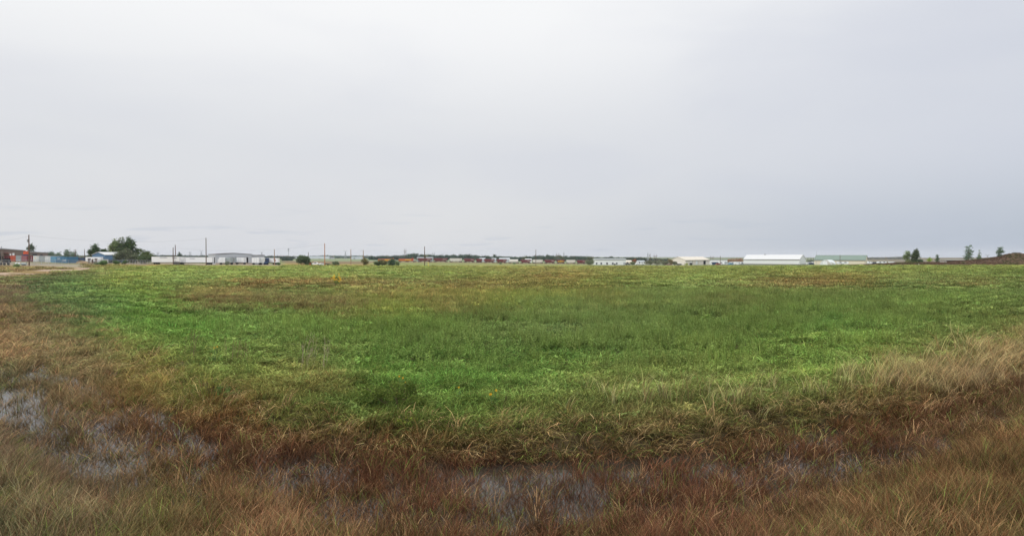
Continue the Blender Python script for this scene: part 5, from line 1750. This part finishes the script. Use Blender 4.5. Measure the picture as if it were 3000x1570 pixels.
for (k, px, d, L, m, lb) in (('car', 1868, 590, 0, M['white'], 'white car right of the bush at the white building'), ('camper', 1884, 600, 4.5, M['white'], 'small white camper left of the grey shrubs'), ('suv', 1839, 585, 0, M['greydark'], 'dark car at the right corner of the white building'),
                             ('van', 2371, 610, 0, M['white'], 'white van between the big white shed and the green roof'), ('suv', 2377, 606, 0, M['bluedk'], 'dark blue car between the big white shed and the green roof'), ('camper', 2384, 612, 3.4, M['white'], 'short white trailer at the left end of the tan building'),
                             ('camper', 2548, 560, 3.2, M['white'], 'white box trailer right of the tan building'), ('suv', 2563, 570, 0, M['bluedk'], 'blue car right of the white box trailer'), ('camper', 2583, 556, 7.2, M['white'], 'long white boat like trailer before the hill'), ('van', 2613.5, 545, 0, M['white'], 'white box truck standing alone before the hill'),
                             ('pickup', 2630, 545, 0, M['black'], 'black pickup between the white box truck and the tall trees'), ('car', 2639, 540, 0, M['white'], 'white car at the left foot of the tall trees'), ('suv', 2734, 470, 0, M['white'], 'pale car half hidden between the lime green tree and the columnar tree'), ('camper', 2762, 500, 4.6, M['white'], 'white trailer right of the columnar tree')):
    if k == 'camper': camper(lb, px, d, L=L, H=2.5, m=m)
    else: vehicle(k, lb, px, d, m, 'car' if k in ('car', 'suv') else ('pickup' if k == 'pickup' else 'van'), 0.1)
fb = thing('flatbed_trailer', 'long dark flatbed trailer lying before the white boat like trailer', 'trailer', pos(2578, 500))
MB().box(-3.1, 3.1, -1.0, 1.0, 0.5, 0.8).prism([(-3.1, 0.8), (1.5, 0.8), (0.6, 1.3), (-2.6, 1.15)], -0.8, 0.8).build('bed', M['greydark'], fb)
wheels(fb, [1.2, 2.0], 0.9, 0.32)
wp = thing('marker_post', 'short white marker post before the brown mound', 'marker', pos(2692, 372))
MB().box(-0.14, 0.14, -0.14, 0.14, 0, 0.75).build('post', M['white'], wp)

sh = thing('open_shed', 'open fronted shed with a white roof edge behind the brown mound', 'shed', pos(2816, 520))
W_ = m_(86, 520) / 2
MB().box(-W_, W_, -0.3, 8, 3.35, 3.6).build('roof', M['white_roof'], sh)
MB().box(-W_ + 0.1, W_ - 0.1, 7.7, 7.9, -0.5, 3.34).box(-W_, -W_ + 0.15, 0, 7.69, -0.5, 3.34).box(W_ - 0.15, W_, 0, 7.69, -0.5, 3.34).build('wall', M['brownwall'], sh)
q = MB()
for k in range(1, 6):
    x = -W_ + 2 * W_ * k / 6
    q.box(x - 0.1, x + 0.1, 0, 0.2, -0.5, 3.34)
q.build('post', M['greydark'], sh)

# ---------------------------------------------------------------- right hand trees
tree('poplar_tree', 'tall light airy poplar, left half of the pair on the right', 'tree', 2658, 480, 10.9, 5.0, (112, 126, 84), n=500, seed=81, trunk=0.2, shell=0.75)
tree('poplar_tree', 'dense dark poplar clump, right half of the pair on the right', 'tree', 2681, 478, 10.2, 7.4, (78, 90, 60), n=1700, seed=82, trunk=0.05, shell=0.4, trunks=3)
bush('green_bush', 'olive bush at the left foot of the tall poplars', 2661, 470, 3.8, 5.2, (98, 108, 68), n=700, seed=83)
bush('green_bush', 'dark green bush at the right foot of the tall poplars', 2694, 470, 4.4, 4.2, (68, 88, 62), n=700, seed=84)
tree('young_tree', 'small lime green tree on the brown verge', 'tree', 2723, 432, 4.6, 3.0, (128, 150, 62), n=420, seed=85, trunk=0.4, leaf=0.2)
op_ = thing('marker_post', 'orange brown post under the lime green tree', 'marker', pos(2721.5, 428))
MB().box(-0.18, 0.18, -0.1, 0.1, 0, 1.9).build('post', M['orange'], op_)
tree('columnar_tree', 'narrow dark green columnar tree right of the lime green one', 'tree', 2746, 452, 6.6, 2.6, (76, 94, 66), lobes=[(0, 0, .2, .95, 1, .16), (0, 0, .42, .8, .9, .16), (0.1, 0, .64, .72, .8, .15), (0.05, 0, .86, .6, .7, .13)], n=600, seed=86)

# brown mound
BCR = np.array([(2480, 777.5), (2540, 775.5), (2600, 772.5), (2650, 770), (2700, 769), (2740, 769.5), (2790, 768), (2825, 764), (2850, 762.5), (2870, 760.5), (2900, 757), (2925, 754), (2940, 750), (2952, 746.5), (2965, 744.5), (2976, 741.5), (2984, 745), (2994, 752), (3006, 759), (3040, 764), (3090, 773), (3140, 779)])
DB = 402.0


def mound_z(X, Y):
    px = 1500 + FPX * X / DB
    cz = z_at(np.interp(px, BCR[:, 0], BCR[:, 1]), DB)
    g0 = ground_z(X, Y, False)
    v = np.clip(np.abs(Y - DB) / (9 + 1.4 * np.maximum(cz - g0, 0)), 0, 1)
    f = (1 - v ** 2) ** 1.3
    return g0 - 0.15 + np.maximum(cz - g0 + 0.15, 0) * f * (1 + (fbm(X, Y, 3.5, 3) - 0.5) * 0.5 * (1 - f * 0.8))


gx = np.linspace(x_at(2480, DB), x_at(3140, DB), 320)
gy = np.linspace(DB - 20, DB + 20, 60)
GX, GY = np.meshgrid(gx, gy)
GZ = mound_z(GX.ravel(), GY.ravel())
I = np.arange(GX.size).reshape(GX.shape)
Fq = np.stack([I[:-1, :-1].ravel(), I[:-1, 1:].ravel(), I[1:, 1:].ravel(), I[1:, :-1].ravel()], -1)
cb = lin((92, 74, 58))[None] * (0.75 + 0.5 * fbm(GX.ravel(), GY.ravel(), 4, 3))[:, None]
mo = link('mound', mesh_np('mound', np.stack([GX.ravel(), GY.ravel(), GZ], -1), Fq, cb, smooth=True), gm)
tag(mo, 'long earth mound under brown weeds at the right end of the field', 'mound', kind='structure')

n = 5200
X = rng.uniform(x_at(2490, DB), x_at(3130, DB), n)
Y = rng.uniform(DB - 15, DB + 10, n)
Z = mound_z(X, Y)
ok = Z > ground_z(X, Y, False) + 0.05
X, Y, Z = X[ok], Y[ok], Z[ok]
n = len(X)
cc = np.where((fbm(X, Y, 6, 2) > 0.62)[:, None], lin((90, 90, 56)), lin((106, 84, 68))) * (0.6 + 0.8 * rng.random(n))[:, None]
scatter('mound_weeds', X, Y, Z, np.array(K['far'])[rng.integers(0, 3, n)], np.stack([rng.normal(0, .15, n), rng.normal(0, .15, n), rng.random(n) * 6.28], -1), np.stack([np.full(n, .45), np.full(n, .45), 1.0 + 1.1 * rng.random(n)], -1), np.clip(cc * 1.3, 0, 1), 'dry brown weeds covering the long mound on the right', 'weeds')


def on_mound(o, px):
    x = x_at(px, DB)
    o.location = (x, DB, float(mound_z(np.array([x]), np.array([DB]))[0]) - 0.1)


on_mound(tree('young_tree', 'tallest young tree on the mound, airy and pointed', 'tree', 2837, DB, 9.6, 5.6, (92, 114, 84), lobes=[(0, 0, .14, .8, .9, .1), (-.35, 0, .28, .55, .6, .09), (.4, 0, .34, .45, .6, .09), (0, 0, .42, .6, .7, .1), (.35, 0, .55, .45, .5, .1), (-.3, 0, .6, .4, .4, .1), (.1, 0, .7, .45, .5, .1), (-.25, 0, .82, .3, .3, .08), (.45, 0, .88, .28, .3, .1)], n=900, seed=91, leaf=0.24, shell=0.65), 2837)
on_mound(tree('young_tree', 'small slim young tree right of the tallest one on the mound', 'tree', 2868, DB, 5.8, 2.7, (106, 122, 92), lobes=[(0, 0, .18, .8, .8, .14), (.1, 0, .42, .55, .6, .14), (.15, 0, .66, .35, .4, .12), (.25, 0, .86, .16, .2, .1)], n=330, seed=92, leaf=0.2, shell=0.65), 2868)
on_mound(tree('young_tree', 'rounded young tree left of the peak of the mound', 'tree', 2929, DB, 6.8, 5.2, (94, 112, 86), lobes=[(0, 0, .16, .5, .6, .12), (-.4, 0, .42, .5, .5, .12), (.45, 0, .48, .5, .5, .14), (0, 0, .5, .55, .6, .16), (.1, 0, .78, .4, .4, .14), (-.2, 0, .68, .35, .4, .12)], n=800, seed=93, leaf=0.22, shell=0.6), 2929)

# autumn trees between the buildings, dark trees before the green roof
at_ = tree('autumn_tree', 'orange brown autumn tree, leftmost behind the vehicle lot', 'tree', 2137, 800, 7.0, 7.0, (150, 118, 92), n=420, seed=95, trunk=0.1, group='autumn trees behind the vehicle lot')
for k, (px, s, od) in enumerate(((2144, 1.05, 'second'), (2151, 1.12, 'third'), (2158, 1.15, 'fourth'), (2165, 1.18, 'fifth'), (2172, 1.1, 'sixth'))):
    copy_tree(at_, pos(px, 800 + 5 * k), k * 1.3, 'orange brown autumn tree behind the vehicle lot, %s from the left' % od, scale=(s, s, s))
dt = tree('distant_tree', 'dark tree directly right of the big white shed', 'tree', 2366, 760, 6.2, 5.4, (84, 96, 84), n=350, seed=96, trunk=0.1, group='dark trees between the big shed and the green roof')
for k, (px, s, od) in enumerate(((2374, .95, 'second'), (2382, 1.0, 'third'))):
    copy_tree(dt, pos(px, 762), k + 1.0, 'dark tree between the big white shed and the green roof, %s from the left' % od, scale=(s, s, s))

# ---------------------------------------------------------------- far woods
def wood(name, prof, d, rgb, leaf, label, dens=1.0, seed=5, spread=60):
    """a belt of distant trees following a skyline profile of (column, row)"""
    r = np.random.default_rng(seed)
    P = np.array(prof, float)
    lobes, base = [], []
    x = P[0, 0]
    cx = x_at((P[0, 0] + P[-1, 0]) / 2, d)
    V, F, C = [], [], []
    o = 0
    while x < P[-1, 0]:
        dd_ = d + r.uniform(-0.5, 0.5) * spread
        yt = np.interp(x, P[:, 0], P[:, 1]) + abs(r.normal(0, 1.3))
        X0 = x_at(x, dd_)
        g0 = gz(X0, dd_)
        h = max(2.0, float(z_at(yt, dd_)) - g0)
        wd = h * r.uniform(0.35, 0.6)
        lb = [(r.uniform(-.4, .4) * wd, 0, h * r.uniform(.25, .86), wd * r.uniform(.45, .7), wd * .6, h * r.uniform(.16, .24)) for _ in range(6)]
        c = np.array(rgb, float) * (0.86 + 0.28 * r.random())
        if r.random() < 0.14: c = c * np.array([1.25, 1.08, 0.85])
        me_ = leaf_mesh('tmp', lb, int(230 * dens), leaf, c, int(r.integers(1e6)), 0.4)
        nv = len(me_.vertices)
        co = np.empty(nv * 3, np.float32)
        me_.vertices.foreach_get('co', co)
        ca = np.empty(nv * 4, np.float32)
        me_.color_attributes['col'].data.foreach_get('color', ca)
        bpy.data.meshes.remove(me_)
        co = co.reshape(-1, 3) + np.array([X0, dd_, g0])
        V.append(co)
        C.append(ca.reshape(-1, 4)[:, :3])
        F.append(np.arange(nv).reshape(-1, 4) + o)
        o += nv
        x += wd * FPX / dd_ * r.uniform(0.35, 0.75)
    me_ = mesh_np(name, np.concatenate(V), np.concatenate(F), np.concatenate(C))
    a = me_.color_attributes.new('shade', 'FLOAT_COLOR', 'POINT')
    a.data.foreach_set('color', np.ones(o * 4, np.float32))
    ob = link(name, me_, LEAFM)
    tag(ob, label, 'wood', kind='stuff')
    return ob


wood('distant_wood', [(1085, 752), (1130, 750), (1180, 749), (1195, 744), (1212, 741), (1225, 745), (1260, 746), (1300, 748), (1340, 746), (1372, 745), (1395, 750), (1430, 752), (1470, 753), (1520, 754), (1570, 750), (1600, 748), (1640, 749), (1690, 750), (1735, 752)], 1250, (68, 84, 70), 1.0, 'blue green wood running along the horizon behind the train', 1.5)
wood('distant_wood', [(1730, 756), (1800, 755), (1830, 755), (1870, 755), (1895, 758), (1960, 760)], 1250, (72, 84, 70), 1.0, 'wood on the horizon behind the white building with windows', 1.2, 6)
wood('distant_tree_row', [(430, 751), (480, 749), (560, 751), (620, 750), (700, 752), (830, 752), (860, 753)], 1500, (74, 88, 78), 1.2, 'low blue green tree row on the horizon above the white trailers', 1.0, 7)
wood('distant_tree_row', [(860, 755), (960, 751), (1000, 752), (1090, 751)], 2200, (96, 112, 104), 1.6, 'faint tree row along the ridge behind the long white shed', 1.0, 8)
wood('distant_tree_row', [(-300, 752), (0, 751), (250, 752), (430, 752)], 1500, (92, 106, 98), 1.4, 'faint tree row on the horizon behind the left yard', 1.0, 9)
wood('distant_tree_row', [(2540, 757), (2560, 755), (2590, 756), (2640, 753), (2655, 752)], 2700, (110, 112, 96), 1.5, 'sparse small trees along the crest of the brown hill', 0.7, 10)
tall = [(527, 1000, 741, 6.5, 'small rounded tree above the first white trailer'), (1211, 1150, 740, 6, 'taller tree standing up out of the wood right of the H frame'), (1429, 1150, 749, 5.5, 'dark pointed tree right of the middle of the wood'), (1449, 1150, 747, 5, 'slim dark tree rising above the train'), (1585, 1100, 752, 8, 'round tree right of the lone pole'), (1604, 1120, 747, 5.5, 'taller slim tree right of the round one by the lone pole'), (1632, 1130, 752, 9, 'pale leafy tree under the H frame'), (1660, 1100, 752, 9, 'dark broad tree under the pointed tower'), (1675, 1110, 752, 8, 'dark tree right of the pointed tower'), (1712, 1100, 753, 10, 'tree standing left above the shrub at the white building'), (1752, 1050, 753, 8, 'tree behind the left roof of the white building'), (1791, 1050, 752, 7, 'tree behind the middle of the roof of the white building')]
for i, (px, d, yt, wd, lb) in enumerate(tall):
    p = pos(px, d)
    tree('distant_tree', lb, 'tree', px, d, float(z_at(yt, d)) - p[2], wd, (84, 98, 82), n=420, leaf=0.65, seed=120 + i, group='trees standing out of the distant wood', trunk=0.25)

# ---------------------------------------------------------------- plants near the eye
def sunflowers(label, px, d, h, w, nfl, nst, seed, fl=0.12, name='sunflower_plant'):
    r = random.Random(seed)
    t = thing(name, label, 'flowers', pos(px, d))
    st, fl_, ce = MB(), MB(), MB()
    tips = []
    for k in range(nst):
        a = r.uniform(-1, 1) * w / 2
        b = r.uniform(-1, 1) * w / 3
        hh = h * r.uniform(0.55, 1.0)
        st.tube((a * 0.3, b * 0.3, -0.1), (a * 0.7, b * 0.7, hh * 0.6), 0.02, 0.015, 5).tube((a * 0.7, b * 0.7, hh * 0.6), (a, b, hh), 0.015, 0.01, 5)
        tips.append((a, b, hh))
    st.build('stem', mat('green_stem', (90, 110, 60)), t)
    for k in range(nfl):
        a, b, hh = tips[k % nst]
        if k >= nst:
            a += r.uniform(-.3, .3) * w / 2; hh *= r.uniform(0.45, 0.9)
        tl_ = r.uniform(-0.5, 0.5)
        nx, nz_ = math.sin(tl_) * 0.5, r.uniform(0.1, 0.5)
        nn = Vector((nx, -1, nz_)).normalized()
        u1 = nn.orthogonal().normalized()
        v1 = nn.cross(u1)
        c = Vector((a, b - 0.03, hh))
        for q in range(10):
            g1, g2 = 2 * math.pi * q / 10, 2 * math.pi * (q + 0.8) / 10
            fl_.quad(tuple(c + (u1 * math.cos(g1) + v1 * math.sin(g1)) * fl * 0.35), tuple(c + (u1 * math.cos((g1 + g2) / 2) + v1 * math.sin((g1 + g2) / 2)) * fl + nn * fl * 0.1), tuple(c + (u1 * math.cos(g2) + v1 * math.sin(g2)) * fl * 0.35))
        ce.tube(tuple(c - nn * 0.01), tuple(c + nn * 0.02), fl * 0.36, fl * 0.3, 8)
    fl_.build('petals', mat('golden_petals', (250, 200, 40), 0.7, 0.08), t)
    ce.build('flower_centre', mat('orange_flower_centre', (190, 128, 24), 0.8), t)
    lf = [(0, 0, h * 0.35, w * 0.4, w * 0.3, h * 0.28), (0, 0, h * 0.6, w * 0.3, w * 0.2, h * 0.2)]
    link('leaves', leaf_mesh('leaves', lf, 260 if h > 1 else 60, 0.07 if h > 1 else 0.035, (82, 112, 60), seed, 0.3), LEAFM, t)
    return t


sunflowers('tall wild sunflower cluster in the far left part of the field', 988, 112, 2.0, 1.7, 22, 12, 1, 0.17)
sunflowers('pair of small yellow flowers above the dark leafy shrub', 1177, 24, 0.75, 0.25, 3, 3, 2, 0.045, 'yellow_flower')
sunflowers('single small yellow flower in the grass right of the leafy shrub', 1347, 23.2, 0.6, 0.15, 1, 1, 3, 0.045, 'yellow_flower')
sunflowers('two yellow flowers close together near the dark dead stem', 1444, 22, 0.62, 0.25, 3, 3, 4, 0.055, 'yellow_flower')
sunflowers('yellow flowers scattered in the dry grass at the left of the field', 622, 31, 0.8, 0.4, 2, 2, 5, 0.05, 'yellow_flower')


def leafy(name, label, px, d, h, w, rgb, n, leaf, seed, shell=0.4, cat='shrub'):
    r = random.Random(seed)
    t = thing(name, label, cat, pos(px, d))
    lobes = []
    for k in range(14):
        a = r.random() * 6.28
        q = r.random() ** 0.5
        lobes.append((math.cos(a) * w * 0.4 * q, math.sin(a) * w * 0.25 * q, h * r.uniform(0.15, 0.8) * (1 - 0.35 * q), w * 0.13, w * 0.11, h * 0.14))
    mb = MB()
    for lb in lobes:
        mb.tube((lb[0] * 0.2, lb[1] * 0.2, -0.05), (lb[0], lb[1], lb[2]), 0.012, 0.006, 5)
        for q in range(3):
            mb.tube((lb[0] * 0.6, lb[1] * 0.6, lb[2] * 0.6), (lb[0] + r.uniform(-.15, .15) * w, lb[1] + r.uniform(-.1, .1), lb[2] + r.uniform(0, .2) * h), 0.006, 0.003, 4)
    mb.build('stem', mat('dark_stem', (84, 66, 50)), t)
    link('leaves', leaf_mesh('leaves', lobes, n, leaf, rgb, seed, shell), LEAFM, t)
    return t


leafy('leafy_shrub', 'dark leafy shrub on the bank left of centre', 1165, 22.0, 1.35, 2.7, (84, 98, 46), 3200, 0.04, 201)
leafy('leafy_shrub', 'small yellow green leafy plant hanging at the water edge below the dark shrub', 1185, 20.0, 0.4, 0.8, (128, 136, 60), 420, 0.026, 202)
leafy('leafy_shrub', 'yellowing leafy plant on the bank at the left', 612, 24.5, 1.2, 1.1, (116, 120, 58), 520, 0.035, 203, cat='plant')
leafy('leafy_shrub', 'green broad leaved plant right of the yellowing one on the bank', 655, 24.0, 0.6, 1.2, (88, 106, 58), 420, 0.045, 204, cat='plant')
leafy('leafy_shrub', 'yellow tinged leafy plant in the dry grass near the lower left corner', 90, 14.2, 0.8, 0.9, (134, 134, 76), 420, 0.016, 205, cat='plant')


def dead_stems(label, px, d, h, w, n, seed, rgb=(150, 132, 110), lean=0.25):
    r = random.Random(seed)
    mb = MB()
    x0, y0, z0 = pos(px, d)
    for k in range(n):
        a, b = r.uniform(-1, 1) * w / 2, r.uniform(-1, 1) * w / 2
        hh = h * r.uniform(0.5, 1)
        dx_, dy_ = lean * hh + r.gauss(0, 0.1) * hh, r.gauss(0, 0.1) * hh
        mb.tube((a, b, -0.05), (a + dx_ * .45, b + dy_ * .5, hh * .55), 0.007, 0.005, 4).tube((a + dx_ * .45, b + dy_ * .5, hh * .55), (a + dx_, b + dy_, hh), 0.005, 0.003, 4)
        for q in range(5):
            f = r.uniform(0.5, 0.95)
            s = r.uniform(0.08, 0.22) * h * 0.6
            g_ = r.choice((-1, 1))
            mb.tube((a + dx_ * f * .95, b + dy_ * f, hh * f), (a + dx_ * f + g_ * s * .5, b + dy_ * f, hh * f + s * .6), 0.004, 0.002, 4)
    o = mb.build('dead_stems', mat('dead_stem_%d' % rgb[0], rgb, 0.9, 0.2))
    o.location = (x0, y0, z0)
    tag(o, label, 'dead plant')
    return o


dead_stems('pale bundle of dry branching stems in the green grass left of centre', 915, 30, 1.7, 1.3, 16, 301, (168, 152, 128))
dead_stems('thin reddish dead stems standing above the grass at the left', 552, 33, 1.5, 0.5, 6, 302, (122, 96, 80), 0.03)
dead_stems('short dark dead stem beside the two yellow flowers', 1475, 21.6, 0.8, 0.08, 3, 303, (70, 50, 40), 0.05)
dead_stems('thin dead stems above the grass between the left bank and the pale bundle', 690, 32, 1.2, 1.4, 9, 304, (140, 116, 92), 0.1)
# ---------------------------------------------------------------- thin moist air
hz = MB().box(-9500, 9500, -80, 9300, -26, 60).build('haze', None)
hm = bpy.data.materials.new('haze')
hm.use_nodes = True
nt = hm.node_tree
nt.nodes.clear()
pv = nt.nodes.new('ShaderNodeVolumePrincipled')
pv.inputs['Color'].default_value = (0.86, 0.91, 1.0, 1)
pv.inputs['Density'].default_value = 0.00006
o_ = nt.nodes.new('ShaderNodeOutputMaterial')
nt.links.new(pv.outputs[0], o_.inputs['Volume'])
hz.data.materials.append(hm)
tag(hz, 'thin moist haze paling the farthest trees and hills', 'haze', kind='stuff')
